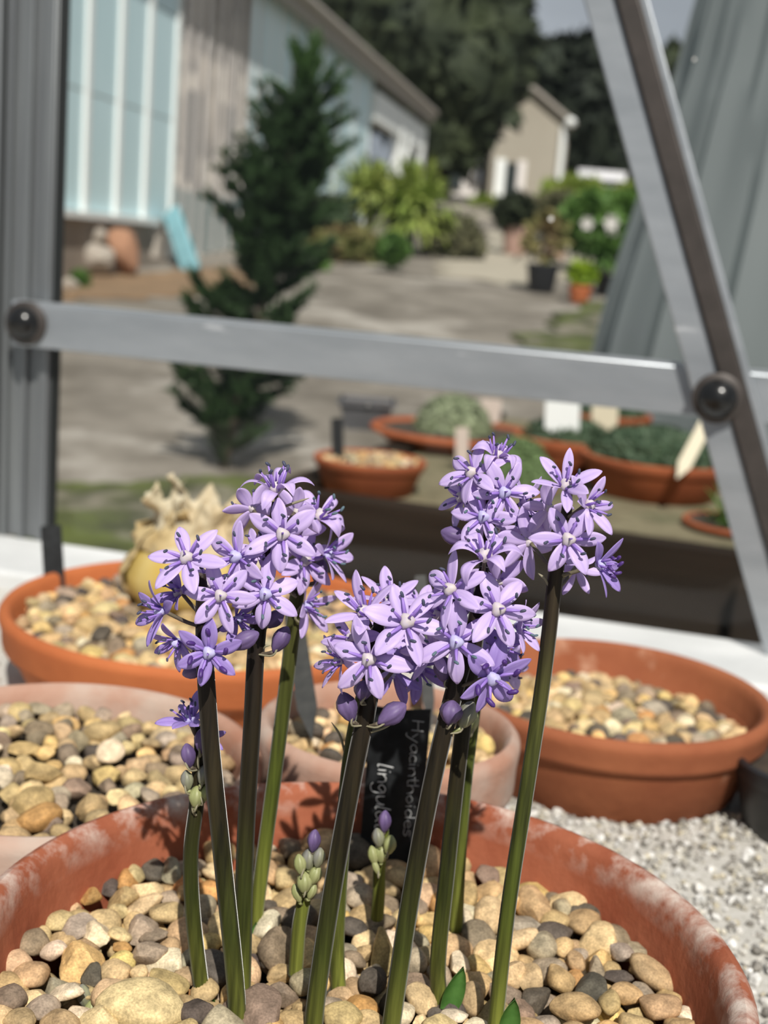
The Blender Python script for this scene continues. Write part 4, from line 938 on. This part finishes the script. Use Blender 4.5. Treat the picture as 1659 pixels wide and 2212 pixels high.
# ------------------------------------------------------------------ big bare bulb in the left pan
lz = POTS['left'][2] - .011
bc = PZ(405, 1330, lz); bc.y += .028; bc = Vector((PY(405, 1330, bc.y).x, bc.y, lz))
bulb = empty('bare_bulb', bc, 'big bare bulb with papery tan tunic sitting in the orange pan', 'bulb')
rb = px(146, bc)
BZ = .64                          # squat bulb
V, F = lathe([(0, -.006), (rb*.6, -.004), (rb*.93, rb*.35*BZ), (rb, rb*.75*BZ), (rb*.9, rb*1.2*BZ), (rb*.7, rb*1.6*BZ), (rb*.5, rb*1.95*BZ), (rb*.3, rb*2.1*BZ), (0, rb*2.15*BZ)], 40)
MB().add([bc + Vector((v.x*(1 + .05*noise.noise(v*40)), v.y, v.z)) + Vector((v.z*.15, 0, 0)) for v in V], F).build('bulb_body', T['bulbskin'], bulb)
def tunic(q0, q1, z0, z1, flare, seed, m='tunic'):
    mb = MB(); nu, nv = 20, 16
    pr = [(0, .6), (.35, .93), (.75, 1), (1.2, .9), (1.6, .72), (1.95, .55), (2.8, .45)]
    def rad_at(z):
        for (a, ra), (b_, rb_) in zip(pr, pr[1:]):
            if z <= b_: return ra + (rb_-ra)*(z-a)/(b_-a)
        return .45
    for j in range(nv + 1):
        for i in range(nu + 1):
            t = i/nu; s = j/nv; q = q0 + (q1-q0)*t
            top = z1 + .55*noise.noise(Vector((q*3.1, seed, 0))) + .3*noise.noise(Vector((q*9, seed, 4))); z = z0 + (top - z0)*s
            cr = .16*noise.noise(Vector((q*2.2, z*2.2, seed))) + .10*noise.noise(Vector((q*6, z*5, seed + 9)))
            rr = rb*(rad_at(z) + .06 + flare*s**2 + cr*(.4 + s))
            mb.V.append(bc + Vector((math.cos(q)*rr + z*rb*.12, math.sin(q)*rr, (z + .12*cr)*rb*BZ)))
    for j in range(nv):
        for i in range(nu): mb.F.append((j*(nu+1)+i, j*(nu+1)+i+1, (j+1)*(nu+1)+i+1, (j+1)*(nu+1)+i)); mb.M.append(0)
    o = mb.build('papery_tunic', T[m], bulb, sharp=None); sm = o.modifiers.new('thickness', 'SOLIDIFY'); sm.thickness = .0006
tunic(2.6, 3.5, .0, 1.8, .16, 1); tunic(4.1, 5.7, 1.45, 2.6, .10, 2, 'tunic_w'); tunic(5.3, 7.0, 1.0, 2.3, .12, 3); tunic(.6, 2.6, .3, 2.3, .2, 4); tunic(3.3, 4.4, 1.35, 2.3, .14, 5); tunic(5.3, 6.3, 1.4, 2.7, .42, 6, 'tunic_w'); tunic(2.9, 3.7, 1.5, 2.6, .40, 7, 'tunic_w'); tunic(3.4, 4.0, 1.6, 2.9, .12, 8, 'tunic_w')

# ------------------------------------------------------------------ plant labels on the bench
LET = {  # single-stroke hand letters: lists of polylines in a unit cell (x right, y up, x-height .55)
 'H': (.62, [[(.05, 1), (0, 0)], [(.5, 1), (.45, 0)], [(.0, .5), (.5, .55)]]),
 'y': (.5, [[(.0, .55), (.18, .1)], [(.42, .58), (.12, -.35), (-.05, -.4)]]),
 'a': (.5, [[(.4, .5), (.2, .56), (.02, .3), (.15, .02), (.36, .2), (.4, .52), (.42, .1), (.5, .03)]]),
 'c': (.42, [[(.36, .48), (.18, .56), (.02, .3), (.15, .03), (.38, .1)]]),
 'i': (.2, [[(.05, .52), (.06, .02)], [(.08, .78), (.1, .82)]]),
 'n': (.48, [[(.02, .55), (.04, .0)], [(.04, .35), (.2, .55), (.36, .45), (.4, .02)]]),
 't': (.36, [[(.14, .95), (.14, .1), (.3, .02)], [(-.02, .62), (.34, .66)]]),
 'h': (.48, [[(.04, 1.0), (.02, .0)], [(.03, .32), (.2, .54), (.36, .42), (.4, .02)]]),
 'o': (.48, [[(.2, .56), (.02, .3), (.18, .02), (.4, .28), (.24, .56)]]),
 'd': (.52, [[(.38, .45), (.18, .54), (.02, .28), (.16, .02), (.38, .2)], [(.42, 1.0), (.4, .02)]]),
 'e': (.44, [[(.04, .3), (.38, .36), (.24, .56), (.02, .32), (.16, .02), (.4, .1)]]),
 's': (.4, [[(.34, .5), (.14, .56), (.06, .4), (.32, .22), (.22, .02), (.0, .06)]]),
 'l': (.22, [[(.1, 1.0), (.04, .05), (.14, .0)]]),
 'g': (.5, [[(.38, .46), (.18, .56), (.02, .32), (.18, .1), (.38, .4), (.36, -.3), (.12, -.42), (-.02, -.3)]]),
 'u': (.48, [[(.02, .54), (.08, .06), (.26, .04), (.38, .3), (.4, .54), (.42, .02)]]),
}
def write(mb, text, o, xd, yd, nd, size, length, rad):
    tot = sum(LET[ch][0] for ch in text); sx = length/tot; x = 0
    for ch in text:
        w_, st = LET[ch]
        for pl in st:
            P = [o + xd*(x + a*1.0)*sx + yd*b_*size + nd*rad*.3 for a, b_ in pl]
            if len(P) > 2: P = spline(P, 4)
            mb.tube(P, rad, 5)
        x += w_
GB = 'plant labels on the bench'
# written label: long plastic strip creased lengthwise
zl = POTS['front'][2]
pt = PY(858, 1531, .4455); pbm = PZ(838, 1835, ZG - .004); pbm = Vector((PY(834, 1830, .4405).x, .4405, PY(834, 1830, .4405).z))
lab = empty('plant_label', pbm, 'black plastic label scratched with Hyacinthoides lingulata behind the stems', 'plant label', GB)
ax = pt - pbm; upv = ax.normalized(); fw = Vector((-.18, -1, 0)).normalized(); sxv = upv.cross(fw).normalized()
if sxv.x < 0: sxv = -sxv
fwv = sxv.cross(upv).normalized()
if fwv.y > 0: fwv = -fwv
Wl = px(46, pbm); Wr = px(36, pbm)
cr_ = [(-Wl, 0), (-Wl*.4, .0006), (Wl*.3, .0008), (Wl*.72, .0004), (Wl*.95, -.0008), (Wl + Wr*.3, -.0026), (Wl + Wr*.75, -.0042), (Wl + Wr*.95, -.0050)]
mb = MB(); LL = ax.length; nv = 6
for s in (0, 1):
    for j in range(nv + 1):
        t = -.12 + 1.12*j/nv
        for xo, dep in cr_: mb.V.append(pbm + upv*LL*t + sxv*(xo - Wl*.25) + fwv*(dep - s*.0008))
m_ = len(cr_); q_ = (nv+1)*m_
for j in range(nv):
    for i in range(m_ - 1):
        a = j*m_ + i; mb.F.append((a, a+1, a+m_+1, a+m_)); mb.F.append((q_+a, q_+a+m_, q_+a+m_+1, q_+a+1))
bd = [i for i in range(m_)] + [j*m_ + m_ - 1 for j in range(1, nv+1)] + [nv*m_ + i for i in range(m_-2, -1, -1)] + [j*m_ for j in range(nv-1, 0, -1)]
for a, b_ in zip(bd, bd[1:] + bd[:1]): mb.F.append((a, q_+a, q_+b_, b_))
mb.M = [0]*len(mb.F); mb.build('strip', T['black_lab'], lab, sharp=50)
# top of the letters points to the right, text runs downward
mb = MB(); o_ = pbm + upv*LL*.60 + sxv*(-Wl*.66) + fwv*.0009
write(mb, 'lingulata', o_, -upv + sxv*.02, sxv, fwv, Wl*.72, LL*.56, .00016); mb.build('lettering', T['ink'], lab)
mb = MB(); o_ = pbm + upv*LL*.93 + sxv*(Wl*.76) + fwv*.0002
nd2 = (fwv + sxv*.45).normalized(); yd2 = (sxv - fwv*.42).normalized()
write(mb, 'Hyacinthoides', o_, -upv, yd2, nd2, Wr*.72, LL*.84, .00013); mb.build('lettering', T['ink_dim'], lab)
p = PY(115, 1275, .86); tag_label('plant_label', 'black label standing at the back left of the orange pan', PY(118, 1262, .845), PY(110, 1135, .855), 44, T['black_lab'], group=GB)
tag_label('plant_label', 'slate grey label leaning back at the left of the small middle pot', PY(662, 1518, .53), PY(630, 1300, .57), 44, T['grey_lab'], group=GB)
tag_label('plant_label', 'dark grey label showing above the flowers behind the middle stems', PY(925, 1500, .56), PY(908, 1243, .585), 26, T['grey_lab'], group=GB)

# ================================================================== THE BULB FLOWERS
def petal_mesh(name, lift, curl, width, m, cup=.10):
    nu, nv = 12, 4; V = []; F = []
    for sgn in (0, 1):
        for i in range(nu + 1):
            t = i/nu; x = .07 + .93*t
            wd = width*(max(0, 1 - abs((t - .52)/(.58 if t < .52 else .49))**2.0))**.80
            wd = max(wd, width*.30) if t < .3 else max(wd, width*.10)
            z = lift*t - curl*t**2.6
            xx = x - .35*max(0, curl - .25)*t**3
            for j in range(nv + 1):
                s = -1 + 2*j/nv
                V.append(Vector((xx, wd*s, z + cup*width*(s*s)*(1 - .6*t) - sgn*.022*(1 - s*s*.6))))
    q = (nu+1)*(nv+1)
    for i in range(nu):
        for j in range(nv):
            a = i*(nv+1) + j; F.append((a, a+nv+1, a+nv+2, a+1)); F.append((q+a, q+a+1, q+a+nv+2, q+a+nv+1))
    bd = [j for j in range(nv+1)] + [i*(nv+1)+nv for i in range(1, nu+1)] + [nu*(nv+1)+j for j in range(nv-1, -1, -1)] + [i*(nv+1) for i in range(nu-1, 0, -1)]
    for a, b_ in zip(bd, bd[1:] + bd[:1]): F.append((b_, q+b_, q+a, a))
    return make_mesh(name, V, F, m, True)
PET = {}
for mk, mm in (('l', T['petal']), ('v', T['petal_v'])):
    PET[mk, 'open'] = [petal_mesh('petal', .16 + .05*i, .12 + .07*i, .190 + .014*i, mm) for i in range(3)]
    PET[mk, 'arch'] = [petal_mesh('petal', .62 + .08*i, .62 + .12*i, .155 + .012*i, mm) for i in range(3)]
    PET[mk, 'cup'] = [petal_mesh('petal', .55 + .1*i, .16 + .05*i, .165 + .012*i, mm) for i in range(3)]
def stamen_mesh(tilt, L, ma, big=1.0):
    mb = MB(); d = Vector((math.cos(tilt), 0, math.sin(tilt))); p0 = Vector((.11, 0, .05)); p1 = p0 + d*L
    V, F = tube([p0, p0 + d*L*.5, p1], [.042, .034, .016], 6); mb.add([Vector((v.x, v.y*1.25, v.z)) for v in V], F, 0)
    a = (d*.6 + Vector((0, .75, .35))).normalized() if tilt > .5 else (d + Vector((0, .25, .2))).normalized()
    mb.tube([p1 - a*.085*big, p1 - a*.055*big, p1, p1 + a*.055*big, p1 + a*.085*big], [.012*big, .036*big, .04*big, .036*big, .012*big], 7, m=1)
    return make_mesh('stamen', mb.V, mb.F, [T['filament'], ma], True, mb.M)
STA = {k: [stamen_mesh(t, .50, T[a], bg) for t in (.45, .62, .8)] for k, a, bg in (('d', 'anther', 1), ('t', 'anther_t', 1), ('p', 'anther_v', 1.7))}
STU = {k: [stamen_mesh(t, .58, T[a], bg) for t in (1.0, 1.15, 1.25)] for k, a, bg in (('d', 'anther', 1), ('t', 'anther_t', 1), ('p', 'anther_v', 1.5))}
def pistil_mesh(ov):
    mb = MB()
    V, F = lathe([(0, -.10), (.06, -.09), (.11, -.01), (.165, .05), (.175, .13), (.135, .21), (.06, .25), (.03, .265)], 12); mb.add([Vector((v.x*(1 + .15*math.cos(3*math.atan2(v.y, v.x))), v.y*(1 + .15*math.cos(3*math.atan2(v.y, v.x))), v.z)) for v in V], F, 0)
    mb.tube([Vector((0, 0, .25)), Vector((.01, 0, .38)), Vector((.02, 0, .5))], [.03, .024, .018], 6, m=1)
    return make_mesh('flower', mb.V, mb.F, [ov, T['filament']], True, mb.M)
PIS = {'c': pistil_mesh(T['ovary']), 'b': pistil_mesh(T['ovary_b'])}
rf = random.Random(21)
class Spike:
    def __init__(s, pts, Y0, Y1, rad, label, green=False, vtop=None):
        s.n = len(pts); s.pts = [PY(u, v, Y0 + (Y1-Y0)*i/(s.n-1)) for i, (u, v) in enumerate(pts)]
        s.path = spline(s.pts, 10); b_ = s.path[0]
        s.root = empty('flower_spike', b_, label, 'flower', 'flower spikes in the nearest pot')
        n_ = len(s.path)
        s.stem = MB().tube(s.path, [rad*(1 - .12*i/n_ - .45*max(0, (i/n_ - .72)/.28)) for i in range(n_)], 26, ribs=.13).build('stem', T['stem_g' if green else 'stem'], s.root, sharp=None); s.rad = rad
    def at(s, z):
        for a, b_ in zip(s.path, s.path[1:]):
            if a.z <= z <= b_.z: return a.lerp(b_, (z - a.z)/(b_.z - a.z + 1e-9))
        return s.path[-1] if z > s.path[-1].z else s.path[0]
    def anchor(s, p, d=0): return s.at(p.z - d)
    def flower(s, u, v, fx, fy, size, spin=0, kind='open', col_='l', sta='d', ov='c', back=False, fz=None, dy=0):
        k = max(0, 1 - fx*fx - fy*fy); z_ = math.sqrt(k)*(-1 if back else 1)
        face = (IMX*fx + IMY*fy - FWD*z_).normalized()
        p0 = PY(u, v, s.pts[-1].y); ysp = s.at(p0.z).y
        c = PY(u, v, ysp - .009*z_ + dy)
        sc = px(size/2, c)*1.03
        X = IMX - face*IMX.dot(face)
        if X.length < .3: X = IMY - face*IMY.dot(face)
        X.normalize(); Yv = face.cross(X)
        mt = Matrix((X, Yv, face)).transposed()
        fl = link('flower', PIS[ov], s.root); fl.matrix_local = Matrix.Translation(c - root_loc(s.root)) @ mt.to_4x4() @ Matrix.Diagonal((sc, sc, sc, 1))
        pm = PET[col_, kind]
        for i in range(6):
            o = link('petal', pm[rf.randrange(3)], fl); w_ = rf.uniform(.9, 1.08)
            o.matrix_local = Matrix.Rotation(R(spin + 60*i) + rf.uniform(-.1, .1), 4, 'Z') @ Matrix.Rotation(rf.uniform(-.22, .22) - (.08 if i % 2 else -.06), 4, 'Y') @ Matrix.Rotation(rf.uniform(-.4, .4), 4, 'X') @ Matrix.Diagonal((w_, rf.uniform(.9, 1.1), 1, 1))
            sm_ = (STA if kind == 'open' else STU)[sta]
            o = link('stamen', sm_[rf.randrange(3)], fl); o.matrix_local = Matrix.Rotation(R(spin + 60*i) + rf.uniform(-.2, .2), 4, 'Z') @ Matrix.Rotation(rf.uniform(-.12, .12), 4, 'Y')
        # pedicel
        a = s.anchor(c, .0045 + .002*rf.random()); e_ = c - face*sc*.10
        P = spline([a, (a + e_)/2 - ZU*.0008 - face*.0008, e_], 5); r_ = .00055
        MB().tube(P, [r_*1.2]*3 + [r_]*(len(P)-3), 7).build('pedicel', T['pedicel'], s.root, sharp=None)
        return fl
    def bud(s, u, v, L, ang, m='bud_v', fat=.30, dz=0, dy=0, bract=True):
        p0 = PY(u, v, s.pts[-1].y); ysp = s.at(p0.z).y; c = PY(u, v, ysp - .003 + dy); h = px(L, c)
        d = (IMX*math.cos(R(ang)) + IMY*math.sin(R(ang)) - FWD*dz).normalized()
        X = d.orthogonal().normalized(); Yv = d.cross(X); mt = Matrix((X, Yv, d)).transposed()
        V, F = lathe([(0, -.5), (.12, -.48), (.55, -.34), (.92, -.1), (1, .06), (.86, .24), (.5, .40), (.2, .48), (0, .5)], 18)
        V = [Vector((q.x*fat*(1 + .13*math.cos(6*math.atan2(q.y, q.x))), q.y*fat*(1 + .13*math.cos(6*math.atan2(q.y, q.x))), q.z)) * h for q in V]
        me = make_mesh('bud', V, F, T[m]); o = link('bud', me, s.root); o.matrix_local = Matrix.Translation(c - root_loc(s.root)) @ mt.to_4x4()
        base = c - d*h*.47; a = s.anchor(base, .0015)
        P = spline([a, (a + base)/2 - ZU*.0006, base], 4); MB().tube(P, .00062, 7).build('pedicel', T['bud_g'] if m != 'bud_v' else T['pedicel'], s.root, sharp=None)
        if bract:
            t_ = base + d*h*.35 + IMX*rf.uniform(-.0015, .0015) - FWD*.001
            MB().tube(spline([a - ZU*.0004 - FWD*s.rad*.5, base - FWD*.001 - ZU*.0008, t_], 4), [.0003]*6 + [.00035, .00025, .0001], 5).build('bract', T['bract'], s.root, sharp=None)
        return o
    def bract(s, u0, v0, u1, v1, u2, v2):
        y = s.pts[-1].y - .002; MB().tube(spline([PY(u0, v0, y), PY(u1, v1, y - .001), PY(u2, v2, y - .001)], 5), [.0004]*7 + [.0004, .0003, .0002, .0001], 6).build('bract', T['bract'], s.root, sharp=None)

# --- small half-opened spike at the left
s1 = Spike([(440, 2172), (418, 1990), (412, 1850), (424, 1740), (432, 1640), (428, 1570)], .352, .352, .0024, 'short half opened spike at the far left with one flower above buds')
s1.flower(410, 1558, -.22, .88, 130, 0, 'cup', 'v', 'd', 'b')
s1.flower(446, 1590, .75, .1, 84, 20, 'cup', 'v', 'd', 'b', dy=.004)
s1.bud(407, 1632, 54, 100); s1.bud(404, 1686, 46, 95, 'bud_gv'); s1.bud(424, 1722, 50, 85, 'bud_g', .34); s1.bud(440, 1674, 48, 75, 'bud_gv'); s1.bud(446, 1712, 44, 70, 'bud_g'); s1.bud(436, 1600, 56, 85, 'bud_v')
s1.bract(436, 1668, 428, 1652, 430, 1622); s1.bract(424, 1762, 416, 1750, 420, 1728)
# --- left leaning spike
s2 = Spike([(515, 2262), (508, 2120), (480, 1850), (458, 1640), (446, 1480), (438, 1330), (436, 1240)], .336, .340, .0027, 'left spike with a low violet flower facing front, crossing stems')
s2.flower(452, 1409, 0, -.06, 158, 20, 'open', 'v', 'p', 'b')
s2.flower(476, 1287, .12, .08, 156, 50, 'open', 'l', 'd', 'c')
s2.flower(404, 1207, -.08, .45, 172, 50, 'open', 'l', 'd', 'c')
s2.flower(352, 1322, -.86, .1, 150, 10, 'cup', 'v', 'd', 'b')
s2.flower(384, 1385, -.55, -.45, 130, 40, 'cup', 'v', 'd', 'b', dy=.006)
s2.flower(512, 1335, .7, -.1, 120, 0, 'cup', 'v', 'd', 'b', dy=.010)
s2.flower(452, 1262, .2, .4, 130, 15, 'open', 'l', 'd', 'c', dy=.012)
s2.flower(388, 1280, -.5, .1, 120, 15, 'cup', 'v', 'd', 'c', dy=.010)
s2.bud(527, 1384, 74, 28, 'bud_v', .27); s2.bud(420, 1448, 56, 200, 'bud_v', .3, dy=.006)
# --- tall spike left of centre
s3 = Spike([(520, 2212), (524, 2080), (530, 1830), (545, 1560), (556, 1370), (578, 1230), (597, 1085)], .345, .352, .0027, 'tall left spike topped by a wide open flower, second of the crossing stems')
s3.flower(597, 1061, 0, .90, 176, 10, 'arch', 'l', 'd', 'c')
s3.flower(610, 1155, .08, .12, 168, 32, 'open', 'l', 'd', 'c')
s3.flower(574, 1283, 0, .05, 164, 20, 'open', 'l', 't', 'b')
s3.flower(513, 1204, -.40, .2, 160, 20, 'open', 'l', 'd', 'b')
s3.flower(545, 1100, -.55, .45, 140, 10, 'open', 'l', 'd', 'c', True, dy=.004)
s3.flower(558, 1190, -.3, .3, 130, 0, 'open', 'l', 'd', 'c', dy=.008)
s3.flower(640, 1105, .55, .5, 130, 30, 'open', 'l', 'd', 'c', True, dy=.006)
s3.flower(530, 1262, -.6, 0, 120, 30, 'open', 'l', 'd', 'c', dy=.008)
s3.bud(606, 1382, 66, 60, 'bud_v', .27); s3.bud(592, 1338, 54, 40, 'bud_v', .32, dy=.004)
s3.bract(566, 1418, 570, 1398, 584, 1394); s3.bract(600, 1100, 640, 1085, 668, 1076)
# --- spike behind
s4 = Spike([(548, 2022), (560, 1920), (590, 1700), (622, 1450), (640, 1300), (658, 1190), (672, 1110)], .388, .385, .0025, 'olive green stemmed spike behind the tall left one, flowers facing right', True)
s4.flower(688, 1118, .5, .62, 165, 10, 'arch', 'l', 't', 'c')
s4.flower(704, 1198, .78, .2, 138, 0, 'cup', 'l', 't', 'b')
s4.flower(656, 1210, .6, .0, 150, 20, 'open', 'l', 'd', 'c')
s4.flower(660, 1308, .82, -.05, 140, 10, 'cup', 'l', 't', 'b')
s4.flower(640, 1150, .2, .4, 130, 10, 'open', 'l', 'd', 'c', dy=.006)
s4.bud(690, 1234, 56, 70, 'bud_v', .3); s4.bud(640, 1256, 50, 60, 'bud_v', .3)
s4.bract(646, 1345, 638, 1335, 646, 1316); s4.bract(640, 1290, 622, 1278, 618, 1272)
# --- front centre spike
s5 = Spike([(672, 2300), (684, 2150), (722, 1900), (766, 1660), (795, 1520), (812, 1400), (822, 1320)], .334, .338, .0028, 'thick front spike left of the written label, low cluster of flowers')
s5.flower(797, 1424, -.12, .05, 180, 45, 'open', 'l', 'd', 'c')
s5.flower(877, 1346, .22, .48, 194, 45, 'open', 'l', 'd', 'c')
s5.flower(788, 1326, -.3, .72, 170, 20, 'cup', 'l', 'd', 'c', dy=.006)
s5.flower(736, 1428, -.78, -.05, 130, 10, 'cup', 'l', 'd', 'c', dy=.004)
s5.flower(852, 1452, .3, -.62, 130, 30, 'cup', 'v', 'd', 'b', True, dy=.002)
s5.flower(760, 1380, -.4, .2, 130, 0, 'open', 'l', 'd', 'c', dy=.008)
s5.bud(750, 1528, 70, 108, 'bud_v', .32); s5.bud(846, 1543, 76, 35, 'bud_v', .30); s5.bud(784, 1492, 46, 80, 'bud_v', .42)
s5.bract(786, 1584, 774, 1566, 764, 1556); s5.bract(800, 1582, 830, 1572, 856, 1556)
# --- its neighbour behind
s6 = Spike([(732, 2160), (728, 2030), (738, 1850), (756, 1640), (790, 1490), (850, 1400), (868, 1340)], .358, .366, .0024, 'slender spike half hidden behind the thick front one', True)
s6.flower(903, 1440, .55, -.1, 150, 20, 'cup', 'v', 't', 'b')
s6.flower(905, 1320, .45, .55, 130, 10, 'open', 'l', 'd', 'c')
s6.flower(840, 1300, -.1, .7, 150, 30, 'cup', 'l', 'd', 'c')
s6.flower(880, 1400, .3, .1, 130, 0, 'open', 'v', 'd', 'b')
s6.flower(825, 1390, -.3, .2, 120, 0, 'open', 'l', 'd', 'c')
s6.bract(748, 1640, 735, 1590, 716, 1560)
# --- right of centre front spike
s7 = Spike([(836, 2290), (850, 2180), (890, 1920), (938, 1670), (985, 1480), (1020, 1360), (1046, 1225)], .334, .340, .0028, 'thick spike right of the written label with crowded flowers')
s7.flower(985, 1387, -.05, .08, 176, 30, 'open', 'l', 't', 'b')
s7.flower(1073, 1317, .22, .15, 176, 50, 'open', 'l', 'd', 'c')
s7.flower(976, 1275, -.55, .35, 165, 20, 'open', 'l', 'd', 'c')
s7.flower(1047, 1206, 0, .80, 184, 0, 'arch', 'l', 'd', 'c')
s7.flower(1060, 1463, .42, -.22, 178, 15, 'open', 'v', 'p', 'b')
s7.flower(1076, 1258, .4, .3, 145, 10, 'open', 'l', 'd', 'c', True, dy=.003)
s7.flower(1116, 1352, .85, .0, 130, 0, 'cup', 'l', 't', 'b', dy=.005)
s7.flower(1085, 1400, .6, .1, 140, 20, 'open', 'v', 'd', 'b', dy=.007)
s7.flower(950, 1330, -.6, .1, 135, 20, 'open', 'l', 'd', 'c', dy=.008)
s7.flower(1020, 1310, -.1, .3, 135, 40, 'open', 'l', 'd', 'c', dy=.012)
s7.flower(935, 1405, -.6, -.1, 130, 10, 'cup', 'l', 't', 'b', dy=.008)
s7.bud(974, 1540, 56, 80, 'bud_v', .42); s7.bud(1008, 1545, 66, 65, 'bud_gv', .3, dy=.003); s7.bud(958, 1446, 60, 95, 'bud_v', .34, dy=.004)
s7.bract(972, 1572, 964, 1578, 954, 1564)
# --- tallest spike, behind
s8 = Spike([(952, 2175), (946, 2080), (966, 1880), (985, 1700), (1006, 1530), (1036, 1320), (1056, 1160), (1062, 1010)], .352, .362, .0025, 'tallest spike at right of centre, upper flowers against outdoor pots')
s8.flower(1073, 990, .22, .85, 150, 0, 'arch', 'l', 'd', 'c')
s8.flower(1021, 1023, -.5, .35, 152, 10, 'open', 'l', 'd', 'c')
s8.flower(1088, 1065, .08, .08, 152, 0, 'open', 'l', 'd', 'b')
s8.flower(1044, 1117, -.06, .1, 152, 50, 'open', 'l', 't', 'b')
s8.flower(1126, 1090, .75, .1, 130, 10, 'cup', 'l', 'd', 'b')
s8.flower(1000, 1075, -.7, .15, 130, 20, 'open', 'l', 'd', 'c', dy=.006)
s8.flower(1075, 1145, .3, -.3, 130, 10, 'open', 'l', 'd', 'c', True)
s8.flower(1050, 1060, -.1, .5, 120, 10, 'open', 'l', 'd', 'c', dy=.010)
s8.bud(982, 1158, 64, 160, 'bud_v', .32)
# --- pale green stem behind
s9 = Spike([(984, 2010), (990, 1880), (1002, 1720), (1018, 1580), (1034, 1470), (1060, 1390)], .392, .40, .0024, 'pale green stemmed short spike hidden behind the crowded one', True)
s9.flower(1095, 1440, .6, .1, 120, 0, 'open', 'l', 'd', 'c'); s9.flower(1060, 1420, .1, .2, 120, 0, 'open', 'v', 'd', 'b')
s9.bud(1022, 1560, 52, 80, 'bud_g', .22); s9.bract(1000, 1600, 985, 1620, 972, 1650)
# --- right spike
s10 = Spike([(1060, 2290), (1072, 2190), (1098, 1960), (1140, 1690), (1176, 1450), (1202, 1228), (1222, 1120), (1226, 1062)], .336, .342, .0023, 'separate right spike with long green stem and airy flowers', True)
s10.flower(1221, 1052, .02, .58, 154, 20, 'cup', 'l', 'd', 'c')
s10.flower(1226, 1166, .05, .08, 170, 0, 'open', 'l', 'd', 'c')
s10.flower(1268, 1092, .72, .15, 146, 10, 'cup', 'l', 'd', 'c')
s10.flower(1292, 1220, .78, -.05, 136, 0, 'cup', 'v', 'p', 'b')
s10.flower(1142, 1172, -.55, .2, 156, 20, 'open', 'l', 'd', 'c', True)
s10.flower(1186, 1098, -.6, .35, 135, 20, 'open', 'l', 'd', 'c', True)
s10.flower(1244, 1228, .2, -.5, 116, 10, 'cup', 'l', 'd', 'c', True, dy=.003)
s10.bract(1186, 1266, 1176, 1250, 1162, 1238); s10.bract(1216, 1246, 1240, 1234, 1270, 1232); s10.bract(1228, 1090, 1232, 1078, 1236, 1062)
# --- buds only
def bud_spike(pts, Y, rad, buds, label):
    s = Spike(pts, Y, Y, rad, label)
    s.stem.data.materials[0] = T['stem_g']
    for i, (u, v, L, a, m, fat) in enumerate(buds): s.bud(u, v, L, a, m, fat, dy=-.001*(i % 3), bract=(i % 3 == 2))
bud_spike([(638, 2108), (645, 2010), (655, 1950), (668, 1870), (674, 1830)], .358, .0023, [(678, 1817, 52, 82, 'bud_v', .27), (688, 1853, 46, 78, 'bud_gv', .3), (648, 1868, 48, 98, 'bud_g', .28), (667, 1857, 48, 88, 'bud_gv', .33), (680, 1890, 46, 72, 'bud_g', .32), (657, 1907, 50, 90, 'bud_g', .34), (642, 1930, 44, 108, 'bud_g', .26), (673, 1925, 40, 70, 'bud_g', .26)], 'short closed green bud spike left of the thick front stem')
bud_spike([(814, 1985), (818, 1930), (820, 1870), (828, 1800), (831, 1785)], .392, .0022, [(831, 1775, 50, 86, 'bud_v', .27), (817, 1810, 44, 98, 'bud_gv', .3), (841, 1826, 46, 78, 'bud_g', .3), (823, 1843, 46, 90, 'bud_g', .33), (806, 1848, 44, 100, 'bud_g', .26), (812, 1874, 36, 110, 'bud_g', .2)], 'short closed bud spike in front of the written label')
bud_spike([(196, 2290), (194, 2240), (188, 2190), (182, 2160)], .345, .0023, [(181, 2151, 52, 100, 'bud_gv', .30), (196, 2184, 52, 80, 'bud_g', .32), (182, 2208, 50, 95, 'bud_g', .34), (202, 2222, 40, 70, 'bud_g', .3)], 'pale closed bud spike poking up at the bottom left')
# --- young leaves
def leaf(u0, v0, u1, v1, Y, wp, label):
    a, b_ = PY(u0, v0, Y), PY(u1, v1, Y); ax = b_ - a; sx = IMX - ax.normalized()*IMX.dot(ax.normalized()); sx.normalize(); nn = ax.normalized().cross(sx); hw = px(wp/2, a); mb = MB(); V = []
    for s in (0, 1):
        for i in range(8):
            t = i/7; w_ = hw*(math.sin(math.pi*(.25 + .75*t))**.7 if t < 1 else .02)
            for j in (-1, 0, 1): V.append(a + ax*t + sx*w_*j - nn*(.0012*(j*j) + s*.0005) + nn*.002*t*t)
    F = []
    for s in (0, 1):
        for i in range(7):
            for j in range(2):
                k = s*24 + i*3 + j; F.append((k, k+1, k+4, k+3) if s == 0 else (k, k+3, k+4, k+1))
    bd = [0, 1, 2] + [i*3+2 for i in range(1, 8)] + [22, 21] + [i*3 for i in range(6, 0, -1)]
    for p_, q in zip(bd, bd[1:] + bd[:1]): F.append((p_, q, q+24, p_+24))
    tag(mb.add(V, F).build('young_leaf', T['leaf'], origin=a, sharp=None), label, 'leaf', 'young leaves in the nearest pot')
leaf(966, 2178, 1002, 2094, .349, 44, 'young green leaf at the foot of the tallest stem')
leaf(1092, 2240, 1113, 2162, .336, 46, 'young green leaf right of the rightmost stem')
leaf(552, 2030, 553, 1996, .384, 24, 'tiny green leaf tip beside the olive green stem')
leaf(458, 2180, 452, 2140, .350, 22, 'tiny green leaf tip beside the short left stem')
